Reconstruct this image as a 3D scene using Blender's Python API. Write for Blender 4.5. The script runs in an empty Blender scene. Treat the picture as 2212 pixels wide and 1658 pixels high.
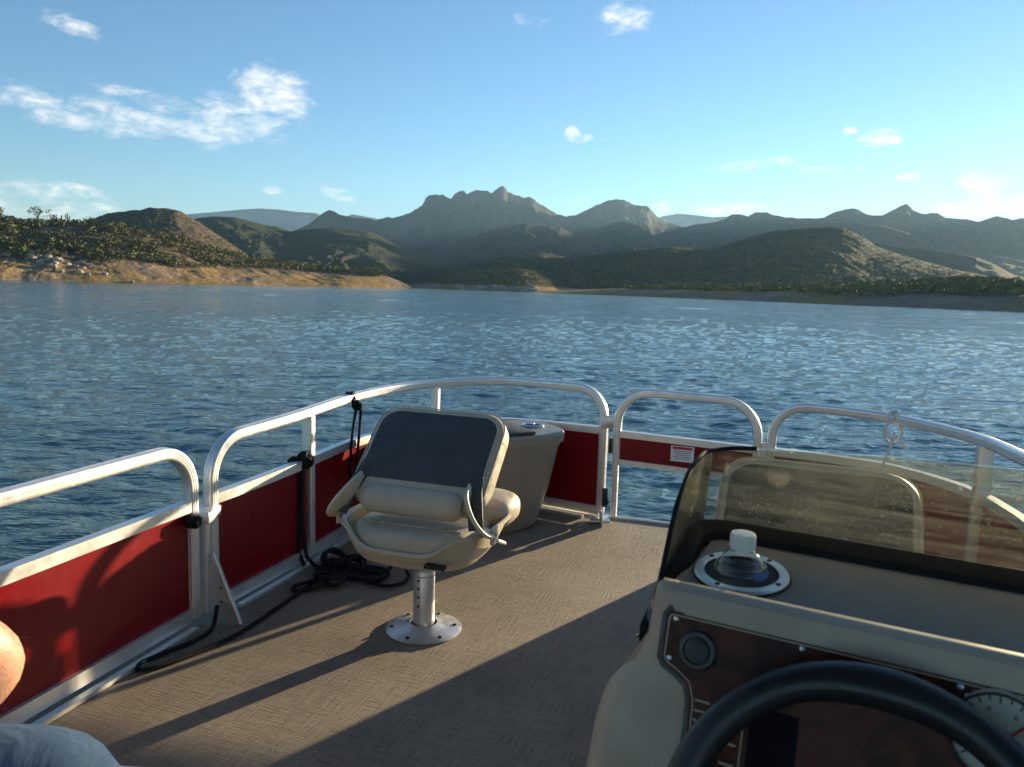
import bpy, bmesh, math, random
import numpy as np
from mathutils import Vector, Matrix
random.seed(7); RNG = np.random.default_rng(7)
S = bpy.context.scene
COL = S.collection

# ------------------------------------------------------------------ camera
PITCH, ROLL = math.radians(7.1), math.radians(1.72)
CAMH = 1.08                                   # above the deck (deck top = z 0)
WATER = -0.47
FW = np.array([0, math.cos(PITCH), -math.sin(PITCH)]); _r = np.array([1., 0, 0]); _u = np.cross(_r, FW)
RT = _r*math.cos(ROLL)+_u*math.sin(ROLL); UP = -_r*math.sin(ROLL)+_u*math.cos(ROLL)
cam = bpy.data.cameras.new('camera'); camo = bpy.data.objects.new('camera', cam); COL.objects.link(camo)
camo.matrix_world = Matrix(((RT[0], UP[0], -FW[0], 0), (RT[1], UP[1], -FW[1], 0), (RT[2], UP[2], -FW[2], CAMH), (0, 0, 0, 1)))
cam.sensor_width = 36; cam.lens = 36*1662/2212; cam.clip_start = .02; cam.clip_end = 60000
cam.dof.use_dof = True; cam.dof.focus_distance = 2.6; cam.dof.aperture_fstop = 9
S.camera = camo
S.render.resolution_x, S.render.resolution_y = 1024, 767

# ------------------------------------------------------------------ light
SUN_AZ, SUN_EL = math.radians(42.7), math.radians(6.4)   # azimuth clockwise from +Y
SKY_STRENGTH = 0.088; EXPOSURE = 1.55; SUN_STRENGTH = 5.0
world = bpy.data.worlds.new('World'); S.world = world; world.use_nodes = True
S.view_settings.view_transform = 'Standard'; S.view_settings.look = 'None'
S.view_settings.exposure = EXPOSURE; S.view_settings.gamma = 1; S.view_settings.use_curve_mapping = False
sun = bpy.data.lights.new('sun', 'SUN'); sun.energy = SUN_STRENGTH; sun.angle = math.radians(.55); sun.color = (1, .80, .50)
suno = bpy.data.objects.new('sun', sun); COL.objects.link(suno)
sd = Vector((math.sin(SUN_AZ)*math.cos(SUN_EL), math.cos(SUN_AZ)*math.cos(SUN_EL), math.sin(SUN_EL)))
suno.rotation_euler = sd.to_track_quat('Z', 'Y').to_euler(); suno.location = (0, 0, 50)

def bearing(px, py):
    """azimuth (from +Y, clockwise) and tan(elevation) of a sight line, frame 2212 x 1658"""
    d = FW+RT*(px-1106)/1662-UP*(py-829)/1662
    return math.atan2(d[0], d[1]), d[2]/math.hypot(d[0], d[1])

# ------------------------------------------------------------------ sky with a few fair-weather clouds
def build_world():
    nt = world.node_tree; N = nt.nodes; L = nt.links; N.clear()
    def nd(t, **k):
        n = N.new(t)
        for a, b in k.items(): setattr(n, a, b)
        return n
    def mth(op, a, b=None, c=None, clamp=False):
        n = nd('ShaderNodeMath', operation=op, use_clamp=clamp)
        for i, v in enumerate((a, b, c)):
            if v is None: continue
            if isinstance(v, (int, float)): n.inputs[i].default_value = v
            else: L.new(v, n.inputs[i])
        return n.outputs[0]
    sky = nd('ShaderNodeTexSky', sky_type='NISHITA'); sky.sun_disc = False
    sky.sun_elevation = SUN_EL; sky.sun_rotation = SUN_AZ
    sky.altitude = 500; sky.air_density = 1.0; sky.dust_density = 0.06; sky.ozone_density = 3.0
    tc = nd('ShaderNodeTexCoord'); sep = nd('ShaderNodeSeparateXYZ'); L.new(tc.outputs['Generated'], sep.inputs[0])
    X, Y, Z = sep.outputs
    az = mth('ARCTAN2', X, Y); el = mth('ARCSINE', Z)
    comb = nd('ShaderNodeCombineXYZ'); L.new(az, comb.inputs[0]); L.new(el, comb.inputs[1])
    wn = nd('ShaderNodeTexNoise'); wn.inputs['Scale'].default_value = 9; wn.inputs['Detail'].default_value = 3
    L.new(comb.outputs[0], wn.inputs['Vector'])
    wc = mth('MULTIPLY', mth('SUBTRACT', wn.outputs[0], .5), .06)
    # tilted, stretched coordinates for wispy texture
    mp = nd('ShaderNodeMapping'); mp.inputs['Rotation'].default_value = (0, 0, math.radians(9)); mp.inputs['Scale'].default_value = (27, 62, 1)
    L.new(comb.outputs[0], mp.inputs['Vector'])
    n1 = nd('ShaderNodeTexNoise'); n1.inputs['Scale'].default_value = 1.0; n1.inputs['Detail'].default_value = 7; n1.inputs['Roughness'].default_value = .66; n1.inputs['Distortion'].default_value = .5
    L.new(mp.outputs[0], n1.inputs['Vector'])
    tot = None
    # (px, py, half width px, half height px, tilt deg, density)
    for px, py, a, b, tl, den in [(600, 195, 92, 50, 10, 1.25), (640, 235, 62, 18, 5, .9), (470, 262, 185, 52, -3, .98), (205, 252, 165, 36, 8, 1.0), (85, 208, 55, 26, 25, .9),
                                  (300, 212, 120, 16, 12, .62), (290, 292, 70, 18, 12, .72), (155, 58, 66, 20, 10, .85), (1350, 42, 82, 32, -8, 1.0), (1150, 46, 50, 16, 0, .7),
                                  (1232, 293, 22, 17, 25, 1.15), (1250, 301, 20, 12, -10, 1.0), (1308, 302, 24, 10, 0, .6), (1900, 302, 60, 16, 0, 1.15), (1925, 284, 40, 8, 0, .9), (1835, 284, 18, 9, 0, .9), (1640, 356, 110, 14, -3, .85), (1780, 365, 80, 10, 0, .8),
                                  (1950, 387, 28, 10, 0, 1.2), (2110, 405, 60, 24, 10, 1.0), (2140, 445, 130, 20, -4, 1.2), (1580, 452, 95, 16, 0, 1.1), (1425, 452, 26, 16, 0, .9),
                                  (730, 420, 46, 16, 10, 1.0), (575, 414, 24, 10, 0, 1.05), (140, 412, 90, 20, 4, 1.0), (90, 450, 190, 42, 2, .85), (930, 246, 30, 12, 0, .4)]:
        a0, t0 = bearing(px, py); e0 = math.atan(t0)
        ha, hb = a/1662*1.05, b/1662*1.05; ct, st = math.cos(math.radians(-tl)), math.sin(math.radians(-tl))
        dx = mth('ADD', mth('SUBTRACT', az, a0), wc); dy = mth('ADD', mth('SUBTRACT', el, e0), mth('MULTIPLY', wc, .35))
        u = mth('ADD', mth('MULTIPLY', dx, ct/ha), mth('MULTIPLY', dy, st/ha)); v = mth('ADD', mth('MULTIPLY', dx, -st/hb), mth('MULTIPLY', dy, ct/hb))
        r2 = mth('ADD', mth('MULTIPLY', u, u), mth('MULTIPLY', v, v))
        m = mth('MULTIPLY', mth('SUBTRACT', 1.25, r2, clamp=True), den)
        tot = m if tot is None else mth('MAXIMUM', tot, m)
    dens = nd('ShaderNodeMapRange', interpolation_type='SMOOTHSTEP')
    L.new(mth('ADD', mth('MULTIPLY', tot, .305), n1.outputs[0]), dens.inputs[0])
    dens.inputs[1].default_value = .61; dens.inputs[2].default_value = 1.06
    cov = mth('MULTIPLY', mth('MULTIPLY', dens.outputs[0], mth('GREATER_THAN', tot, .001)), .84)
    # slight grey modelling inside the clouds
    n2 = nd('ShaderNodeTexNoise'); n2.inputs['Scale'].default_value = 2.3; n2.inputs['Detail'].default_value = 4; L.new(mp.outputs[0], n2.inputs['Vector'])
    cr = nd('ShaderNodeValToRGB'); cr.color_ramp.elements[0].position = .35; cr.color_ramp.elements[0].color = (3.7, 3.85, 4.1, 1)
    cr.color_ramp.elements[1].position = .62; cr.color_ramp.elements[1].color = (5.4, 5.2, 4.8, 1)
    L.new(n2.outputs[0], cr.inputs[0])
    mix = nd('ShaderNodeMix', data_type='RGBA'); L.new(cov, mix.inputs[0]); wb = nd('ShaderNodeMix', data_type='RGBA', blend_type='MULTIPLY'); wb.inputs[0].default_value = 1; L.new(sky.outputs[0], wb.inputs[6]); wb.inputs[7].default_value = (.95, 1.0, 1.02, 1); L.new(wb.outputs[2], mix.inputs[6]); L.new(cr.outputs[0], mix.inputs[7])
    bg = nd('ShaderNodeBackground'); bg.inputs[1].default_value = SKY_STRENGTH; L.new(mix.outputs[2], bg.inputs[0])
    out = nd('ShaderNodeOutputWorld'); L.new(bg.outputs[0], out.inputs[0])
build_world()

# ------------------------------------------------------------------ materials
def mat(name):
    m = bpy.data.materials.new(name); m.use_nodes = True; nt = m.node_tree
    return m, nt, nt.nodes, nt.links, nt.nodes['Principled BSDF']
def noise(N, L, scale, detail=4, rough=.55, vec=None, dist=0):
    n = N.new('ShaderNodeTexNoise'); n.inputs['Scale'].default_value = scale; n.inputs['Detail'].default_value = detail
    n.inputs['Roughness'].default_value = rough; n.inputs['Distortion'].default_value = dist
    if vec is not None: L.new(vec, n.inputs['Vector'])
    return n.outputs[0]
def ramp(N, L, fac, stops):
    r = N.new('ShaderNodeValToRGB'); e = r.color_ramp.elements
    while len(e) < len(stops): e.new(.5)
    for q, (p, c) in zip(e, stops): q.position = p; q.color = (*c, 1)
    L.new(fac, r.inputs[0]); return r.outputs[0]
def bump(N, L, h, strength, dist=.002, base=None):
    b = N.new('ShaderNodeBump'); b.inputs['Strength'].default_value = strength; b.inputs['Distance'].default_value = dist
    L.new(h, b.inputs['Height'])
    if base is not None: L.new(base, b.inputs['Normal'])
    return b.outputs[0]
def objc(N, scale=None, rot=None):
    t = N.new('ShaderNodeTexCoord'); return t.outputs['Object']
def mapping(N, L, vec, scale=(1, 1, 1), rot=(0, 0, 0)):
    m = N.new('ShaderNodeMapping'); m.inputs['Scale'].default_value = scale; m.inputs['Rotation'].default_value = rot
    L.new(vec, m.inputs['Vector']); return m.outputs[0]
def simple(name, col, rough=.5, metal=0, var=.12, vscale=6, bscale=0, bstr=0, bdist=.001, spec=.5, coat=0, rvar=.1, wrinkle=0):
    m, nt, N, L, P = mat(name); v = objc(N)
    a = tuple(c*(1-var) for c in col); b = tuple(min(1, c*(1+var)) for c in col)
    n = noise(N, L, vscale, 5, .6, v)
    L.new(ramp(N, L, n, [(.3, a), (.7, b)]), P.inputs['Base Color'])
    if rvar:
        mr = N.new('ShaderNodeMapRange'); L.new(noise(N, L, vscale*2.3, 4, .6, v), mr.inputs[0]); mr.inputs[1].default_value = .3; mr.inputs[2].default_value = .7
        mr.inputs[3].default_value = max(.02, rough-rvar); mr.inputs[4].default_value = min(1, rough+rvar); L.new(mr.outputs[0], P.inputs['Roughness'])
    else: P.inputs['Roughness'].default_value = rough
    P.inputs['Metallic'].default_value = metal; P.inputs['Specular IOR Level'].default_value = spec; P.inputs['Coat Weight'].default_value = coat
    if bstr:
        base = bump(N, L, noise(N, L, 13, 3, .5, v, 1.0), wrinkle, .012) if wrinkle else None
        L.new(bump(N, L, noise(N, L, bscale, 3, .6, v), bstr, bdist, base), P.inputs['Normal'])
    return m
M = {}
M['alu'] = simple('brushed_aluminium', (.74, .73, .71), .42, .72, .06, 9, 160, .12, .0006)
M['alu_plate'] = simple('cast_aluminium', (.70, .70, .69), .40, .8, .08, 12, 120, .15, .0006)
M['chrome'] = simple('chrome', (.80, .80, .80), .14, 1, .03, 8, rvar=.05)
M['red'] = simple('red_panel_paint', (.20, .004, .008), .34, 0, .12, 3, 35, .03, .001, .25, rvar=.12, wrinkle=.10)
M['beige'] = simple('beige_vinyl', (.43, .37, .275), .52, 0, .10, 9, 380, .18, .0006, .4, wrinkle=.45)
M['beige_shell'] = simple('beige_plastic', (.50, .43, .31), .42, 0, .06, 9, 300, .08, .0005, .45)
M['charcoal'] = simple('charcoal_vinyl', (.054, .053, .052), .6, 0, .22, 9, 420, .22, .0006, .4, wrinkle=.4)
M['gelcoat'] = simple('beige_gelcoat', (.40, .325, .245), .40, 0, .10, 9, 60, .05, .001, .5)
M['cabinet'] = simple('taupe_gelcoat', (.27, .235, .188), .42, 0, .08, 7, 60, .05, .001, .4)
M['tray'] = simple('grained_tray_plastic', (.215, .20, .178), .62, 0, .06, 12, 900, .35, .0006, .4)
M['rubber'] = simple('black_rubber', (.010, .010, .011), .65, 0, .2, 20, 500, .2, .0004, .15)
M['black'] = simple('black_plastic', (.018, .018, .02), .38, 0, .15, 20, 400, .1, .0003, .5)
M['rope'] = simple('black_braided_rope', (.012, .013, .015), .8, 0, .3, 150, 260, .8, .002, .2)
M['white'] = simple('white_plastic', (.78, .77, .73), .4, 0, .03, 9)
M['cord'] = simple('white_cord', (.62, .58, .54), .8, 0, .1, 80, 300, .6, .001, .2)
M['gauge_face'] = simple('cream_gauge_face', (.42, .39, .33), .45, 0, .05, 20)
M['navy'] = simple('navy_label', (.010, .008, .014), .6, 0, .08, 20, spec=.05)
M['print'] = simple('cream_print', (.50, .42, .30), .5, 0, .05, 30)
M['redprint'] = simple('red_print', (.55, .02, .03), .5, 0, .05, 30)
M['greyprint'] = simple('grey_print', (.30, .30, .31), .5, 0, .05, 30)
M['shade_bolt'] = simple('recess_shade_bolt_black', (.01, .01, .01), .7, 0, .1, 30)  # near-black colour painted as shade inside wells, holes and slots; also bolts

def m_deck():
    m, nt, N, L, P = mat('woven_vinyl_deck'); v = objc(N)
    rot = mapping(N, L, v, (1, 1, 1), (0, 0, math.radians(20)))
    a = noise(N, L, 1, 5, .72, mapping(N, L, rot, (9, 230, 1)))
    b = noise(N, L, 1, 5, .72, mapping(N, L, rot, (230, 9, 1)))
    w1 = N.new('ShaderNodeTexWave'); w1.wave_type = 'BANDS'; w1.bands_direction = 'Y'; w1.inputs['Scale'].default_value = 62; w1.inputs['Distortion'].default_value = .6; L.new(rot, w1.inputs['Vector'])
    mx = N.new('ShaderNodeMath'); mx.operation = 'ADD'; L.new(a, mx.inputs[0]); L.new(b, mx.inputs[1])
    mx2 = N.new('ShaderNodeMath'); mx2.operation = 'MULTIPLY_ADD'; L.new(w1.outputs[1], mx2.inputs[0]); mx2.inputs[1].default_value = .10; L.new(mx.outputs[0], mx2.inputs[2])
    c = ramp(N, L, mx2.outputs[0], [(.70, (.125, .094, .067)), (1.05, (.205, .158, .114)), (1.36, (.30, .24, .178))])
    st = noise(N, L, 2.1, 5, .62, v)
    mul = N.new('ShaderNodeMix'); mul.data_type = 'RGBA'; mul.blend_type = 'MULTIPLY'; mul.inputs[0].default_value = 1
    L.new(c, mul.inputs[6]); L.new(ramp(N, L, st, [(.30, (.68, .67, .66)), (.60, (1.04, 1.03, 1.0))]), mul.inputs[7])
    # crumbs and small stains
    vo = N.new('ShaderNodeTexVoronoi'); vo.inputs['Scale'].default_value = 17; L.new(v, vo.inputs['Vector'])
    sp = ramp(N, L, vo.outputs['Distance'], [(.03, (.45, .42, .4)), (.07, (1, 1, 1))])
    mul2 = N.new('ShaderNodeMix'); mul2.data_type = 'RGBA'; mul2.blend_type = 'MULTIPLY'; mul2.inputs[0].default_value = .55
    L.new(mul.outputs[2], mul2.inputs[6]); L.new(sp, mul2.inputs[7])
    L.new(mul2.outputs[2], P.inputs['Base Color']); P.inputs['Roughness'].default_value = .62; P.inputs['Specular IOR Level'].default_value = .45
    L.new(bump(N, L, mx2.outputs[0], 1.0, .0045), P.inputs['Normal'])
    return m
M['deck'] = m_deck()

def m_wood():
    m, nt, N, L, P = mat('burl_wood_dash'); v = objc(N)
    n = noise(N, L, 13, 8, .65, v, 2.2)
    c = ramp(N, L, n, [(.25, (.012, .004, .003)), (.45, (.042, .010, .006)), (.58, (.105, .024, .011)), (.75, (.022, .006, .005))])
    L.new(c, P.inputs['Base Color']); P.inputs['Roughness'].default_value = .4; P.inputs['Specular IOR Level'].default_value = .18
    return m
M['wood'] = m_wood()

def m_windshield():
    m, nt, N, L, P = mat('dusty_acrylic'); N.remove(P); v = objc(N)
    tr = N.new('ShaderNodeBsdfTransparent'); tr.inputs[0].default_value = (.84, .85, .78, 1)
    gl = N.new('ShaderNodeBsdfGlossy'); gl.inputs['Roughness'].default_value = .04; gl.inputs[0].default_value = (1, 1, 1, 1)
    df = N.new('ShaderNodeBsdfDiffuse'); df.inputs[0].default_value = (.42, .42, .38, 1)
    tl = N.new('ShaderNodeBsdfTranslucent'); tl.inputs[0].default_value = (.45, .44, .38, 1)
    ad = N.new('ShaderNodeMixShader'); ad.inputs[0].default_value = .15; L.new(df.outputs[0], ad.inputs[1]); L.new(tl.outputs[0], ad.inputs[2])
    # dust: horizontal wipe streaks + speckle + spots
    s1 = noise(N, L, 1, 6, .65, mapping(N, L, v, (7, 7, 160), (.02, .03, 0)))
    s2 = noise(N, L, 1, 4, .6, mapping(N, L, v, (9, 9, 14)))
    vo = N.new('ShaderNodeTexVoronoi'); vo.inputs['Scale'].default_value = 46; L.new(v, vo.inputs['Vector'])
    spots = ramp(N, L, vo.outputs['Distance'], [(.10, (1, 1, 1)), (.17, (0, 0, 0))])
    pick = ramp(N, L, vo.outputs['Color'], [(.72, (0, 0, 0)), (.74, (1, 1, 1))])
    sp = N.new('ShaderNodeMath'); sp.operation = 'MULTIPLY'; L.new(spots, sp.inputs[0]); L.new(pick, sp.inputs[1])
    d1 = ramp(N, L, s1, [(.40, (.01, .01, .01)), (.72, (.11, .11, .11))])
    d2 = ramp(N, L, s2, [(.40, (.0, .0, .0)), (.75, (.09, .09, .09))])
    vf = N.new('ShaderNodeTexVoronoi'); vf.inputs['Scale'].default_value = 170; L.new(v, vf.inputs['Vector'])
    spk = N.new('ShaderNodeMath'); spk.operation = 'MULTIPLY'; L.new(ramp(N, L, vf.outputs['Distance'], [(.14, (.30, .30, .30)), (.26, (0, 0, 0))]), spk.inputs[0]); L.new(ramp(N, L, noise(N, L, 6, 4, .7, v), [(.38, (0, 0, 0)), (.66, (1, 1, 1))]), spk.inputs[1])
    d3 = N.new('ShaderNodeMath'); d3.operation = 'ADD'; L.new(d1, d3.inputs[0]); L.new(spk.outputs[0], d3.inputs[1]); d1 = d3.outputs[0]
    a = N.new('ShaderNodeMath'); a.operation = 'ADD'; L.new(d1, a.inputs[0]); L.new(d2, a.inputs[1])
    b = N.new('ShaderNodeMath'); b.operation = 'MULTIPLY_ADD'; b.use_clamp = True; L.new(sp.outputs[0], b.inputs[0]); b.inputs[1].default_value = .5; L.new(a.outputs[0], b.inputs[2])
    sxv = N.new('ShaderNodeSeparateXYZ'); L.new(v, sxv.inputs[0]); gm_ = N.new('ShaderNodeMapRange'); L.new(sxv.outputs[0], gm_.inputs[0]); gm_.inputs[1].default_value = .05; gm_.inputs[2].default_value = .42; gm_.inputs[3].default_value = .75; gm_.inputs[4].default_value = 1.7
    bm_ = N.new('ShaderNodeMath'); bm_.operation = 'MULTIPLY'; bm_.use_clamp = True; L.new(b.outputs[0], bm_.inputs[0]); L.new(gm_.outputs[0], bm_.inputs[1]); b = bm_
    lw = N.new('ShaderNodeFresnel'); lw.inputs[0].default_value = 1.45
    mx = N.new('ShaderNodeMixShader'); L.new(lw.outputs[0], mx.inputs[0]); L.new(tr.outputs[0], mx.inputs[1]); L.new(gl.outputs[0], mx.inputs[2])
    mx2 = N.new('ShaderNodeMixShader'); L.new(b.outputs[0], mx2.inputs[0]); L.new(mx.outputs[0], mx2.inputs[1]); L.new(ad.outputs[0], mx2.inputs[2])
    L.new(mx2.outputs[0], N['Material Output'].inputs[0]); return m
M['windshield'] = m_windshield()

def m_pet():
    m, nt, N, L, P = mat('clear_bottle_plastic'); N.remove(P)
    tr = N.new('ShaderNodeBsdfTransparent'); tr.inputs[0].default_value = (.93, .96, .98, 1)
    gl = N.new('ShaderNodeBsdfGlossy'); gl.inputs['Roughness'].default_value = .06
    lw = N.new('ShaderNodeLayerWeight'); lw.inputs[0].default_value = .22
    L.new(bump(N, L, noise(N, L, 60, 2, .5, objc(N)), .4, .002), gl.inputs['Normal'])
    mx = N.new('ShaderNodeMixShader'); L.new(lw.outputs['Facing'], mx.inputs[0]); L.new(tr.outputs[0], mx.inputs[1]); L.new(gl.outputs[0], mx.inputs[2])
    L.new(mx.outputs[0], N['Material Output'].inputs[0]); return m
M['pet'] = m_pet()

def m_denim():
    m, nt, N, L, P = mat('faded_denim'); v = objc(N)
    n = noise(N, L, 7, 4, .6, v); w = noise(N, L, 1, 3, .7, mapping(N, L, v, (700, 160, 160)))
    mx = N.new('ShaderNodeMath'); mx.operation = 'MULTIPLY_ADD'; L.new(w, mx.inputs[0]); mx.inputs[1].default_value = .35; L.new(n, mx.inputs[2])
    L.new(ramp(N, L, mx.outputs[0], [(.45, (.028, .058, .115)), (.70, (.055, .10, .175)), (.90, (.105, .165, .25))]), P.inputs['Base Color'])
    P.inputs['Roughness'].default_value = .85; P.inputs['Specular IOR Level'].default_value = .1
    L.new(bump(N, L, w, .35, .001, bump(N, L, noise(N, L, 11, 3, .5, mapping(N, L, v, (1, 1, 2.2)), .8), .3, .025)), P.inputs['Normal']); return m
M['denim'] = m_denim()
def m_skin():
    m, nt, N, L, P = mat('skin'); v = objc(N)
    L.new(ramp(N, L, noise(N, L, 30, 6, .65, v), [(.3, (.46, .22, .135)), (.5, (.58, .31, .205)), (.62, (.50, .23, .145)), (.75, (.36, .13, .08))]), P.inputs['Base Color'])
    P.inputs['Roughness'].default_value = .5; P.inputs['Subsurface Weight'].default_value = .12; P.inputs['Subsurface Radius'].default_value = (.02, .008, .004); P.inputs['Subsurface Scale'].default_value = .5
    L.new(bump(N, L, noise(N, L, 260, 3, .6, v), .25, .0012), P.inputs['Normal']); return m
M['skin'] = m_skin()
M['shirt'] = simple('grey_cotton', (.20, .21, .23), .9, 0, .08, 12, 400, .3, .001, .2)
M['hair'] = simple('brown_hair', (.05, .03, .018), .6, 0, .3, 40, 200, .6, .003, .3)

def m_water():
    m, nt, N, L, P = mat('lake_water'); g = N.new('ShaderNodeNewGeometry'); v = g.outputs['Position']
    P.inputs['Base Color'].default_value = (.055, .105, .104, 1); P.inputs['IOR'].default_value = 1.333; P.inputs['Roughness'].default_value = .06
    P.inputs['Specular IOR Level'].default_value = .5
    a = noise(N, L, 1, 3, .55, mapping(N, L, v, (2.0, 4.4, 1), (0, 0, math.radians(-12))), .4)
    b = noise(N, L, 1, 3, .6, mapping(N, L, v, (8, 16, 1), (0, 0, math.radians(10))), .3)
    c = noise(N, L, 1, 2, .5, mapping(N, L, v, (.35, .8, 1), (0, 0, math.radians(-14))), .3)
    n0 = bump(N, L, c, .32, .40); n1 = bump(N, L, a, .45, .10, n0); n2 = bump(N, L, b, .5, .03, n1)
    L.new(n2, P.inputs['Normal']); return m
M['water'] = m_water()

def m_land(name, shore_z, soil, scrub, cover, cell, gold=.0):
    """desert slope: bare soil and rock under scrub; pale bathtub ring below shore_z above the water"""
    m, nt, N, L, P = mat(name); g = N.new('ShaderNodeNewGeometry'); v = g.outputs['Position']
    big = noise(N, L, 1/(cell*22), 5, .6, v); med = noise(N, L, 1/(cell*4.5), 5, .62, v); fine = noise(N, L, 1/cell, 4, .65, v)
    so = ramp(N, L, med, [(.30, tuple(c*.62 for c in soil)), (.52, soil), (.72, tuple(min(1, c*1.35) for c in soil))])
    sc = ramp(N, L, fine, [(.30, tuple(c*.5 for c in scrub)), (.55, scrub), (.75, (scrub[0]*1.7, scrub[1]*1.5, scrub[2]*1.2))])
    vo = N.new('ShaderNodeTexVoronoi'); vo.inputs['Scale'].default_value = 1/(cell*1.5); L.new(v, vo.inputs['Vector'])
    th = N.new('ShaderNodeMath'); th.operation = 'MULTIPLY_ADD'; L.new(big, th.inputs[0]); th.inputs[1].default_value = .9; th.inputs[2].default_value = cover-.45
    cmp_ = N.new('ShaderNodeMath'); cmp_.operation = 'SUBTRACT'; L.new(th.outputs[0], cmp_.inputs[0]); L.new(vo.outputs['Distance'], cmp_.inputs[1])
    fac = ramp(N, L, cmp_.outputs[0], [(.0, (0, 0, 0)), (.12, (1, 1, 1))])
    veg = N.new('ShaderNodeMix'); veg.data_type = 'RGBA'; L.new(fac, veg.inputs[0]); L.new(so, veg.inputs[6]); L.new(sc, veg.inputs[7])
    last = veg.outputs[2]
    if shore_z > 0:
        sx = N.new('ShaderNodeSeparateXYZ'); L.new(v, sx.inputs[0])
        zz = N.new('ShaderNodeMath'); zz.operation = 'MULTIPLY_ADD'; L.new(noise(N, L, .09, 5, .65, v), zz.inputs[0]); zz.inputs[1].default_value = -shore_z*.9; L.new(sx.outputs[2], zz.inputs[2])
        mr = N.new('ShaderNodeMapRange'); L.new(zz.outputs[0], mr.inputs[0]); mr.inputs[1].default_value = shore_z*.28; mr.inputs[2].default_value = shore_z*.62; mr.inputs[3].default_value = 1; mr.inputs[4].default_value = 0
        tan = (.35, .26, .19); gld = (.40, .26, .10)
        tn = ramp(N, L, noise(N, L, .35, 6, .65, v), [(.3, tuple(c*.68 for c in tan)), (.5, tan), (.72, tuple(c*1.3 for c in tan))])
        gm = N.new('ShaderNodeMix'); gm.data_type = 'RGBA'; L.new(ramp(N, L, noise(N, L, 1, 4, .6, mapping(N, L, v, (.025, .05, .35))), [(.5-gold*.28, (0, 0, 0)), (.62-gold*.2, (1, 1, 1))]), gm.inputs[0])
        L.new(tn, gm.inputs[6]); gm.inputs[7].default_value = (*gld, 1)
        m2 = N.new('ShaderNodeMix'); m2.data_type = 'RGBA'; L.new(mr.outputs[0], m2.inputs[0]); L.new(last, m2.inputs[6]); L.new(gm.outputs[2], m2.inputs[7]); last = m2.outputs[2]
    L.new(last, P.inputs['Base Color']); P.inputs['Roughness'].default_value = .95; P.inputs['Specular IOR Level'].default_value = .1
    hsum = N.new('ShaderNodeMath'); hsum.operation = 'MULTIPLY_ADD'; L.new(fac, hsum.inputs[0]); hsum.inputs[1].default_value = .35; L.new(fine, hsum.inputs[2])
    crag = bump(N, L, noise(N, L, 1/(cell*5), 7, .72, mapping(N, L, v, (1, 1, .55)), .6), .75, cell*5.0)
    L.new(bump(N, L, hsum.outputs[0], .5, cell*.4, crag), P.inputs['Normal'])
    return m
def m_leaf(name, a, b, c):
    m, nt, N, L, P = mat(name); g = N.new('ShaderNodeNewGeometry')
    L.new(ramp(N, L, noise(N, L, .55, 3, .6, g.outputs['Position']), [(.32, a), (.5, b), (.68, c)]), P.inputs['Base Color'])
    P.inputs['Roughness'].default_value = .8; P.inputs['Specular IOR Level'].default_value = .2; return m
M['scrub'] = m_leaf('desert_scrub_leaves', (.085, .092, .040), (.150, .150, .062), (.235, .210, .095))
M['cactus'] = simple('saguaro_skin', (.07, .085, .04), .8, 0, .2, 2)
M['bark'] = simple('scrub_bark', (.09, .065, .045), .9, 0, .3, 6)
M['rock'] = simple('shore_granite', (.40, .33, .26), .9, 0, .3, 1.4, 3, .7, .15)

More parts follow.
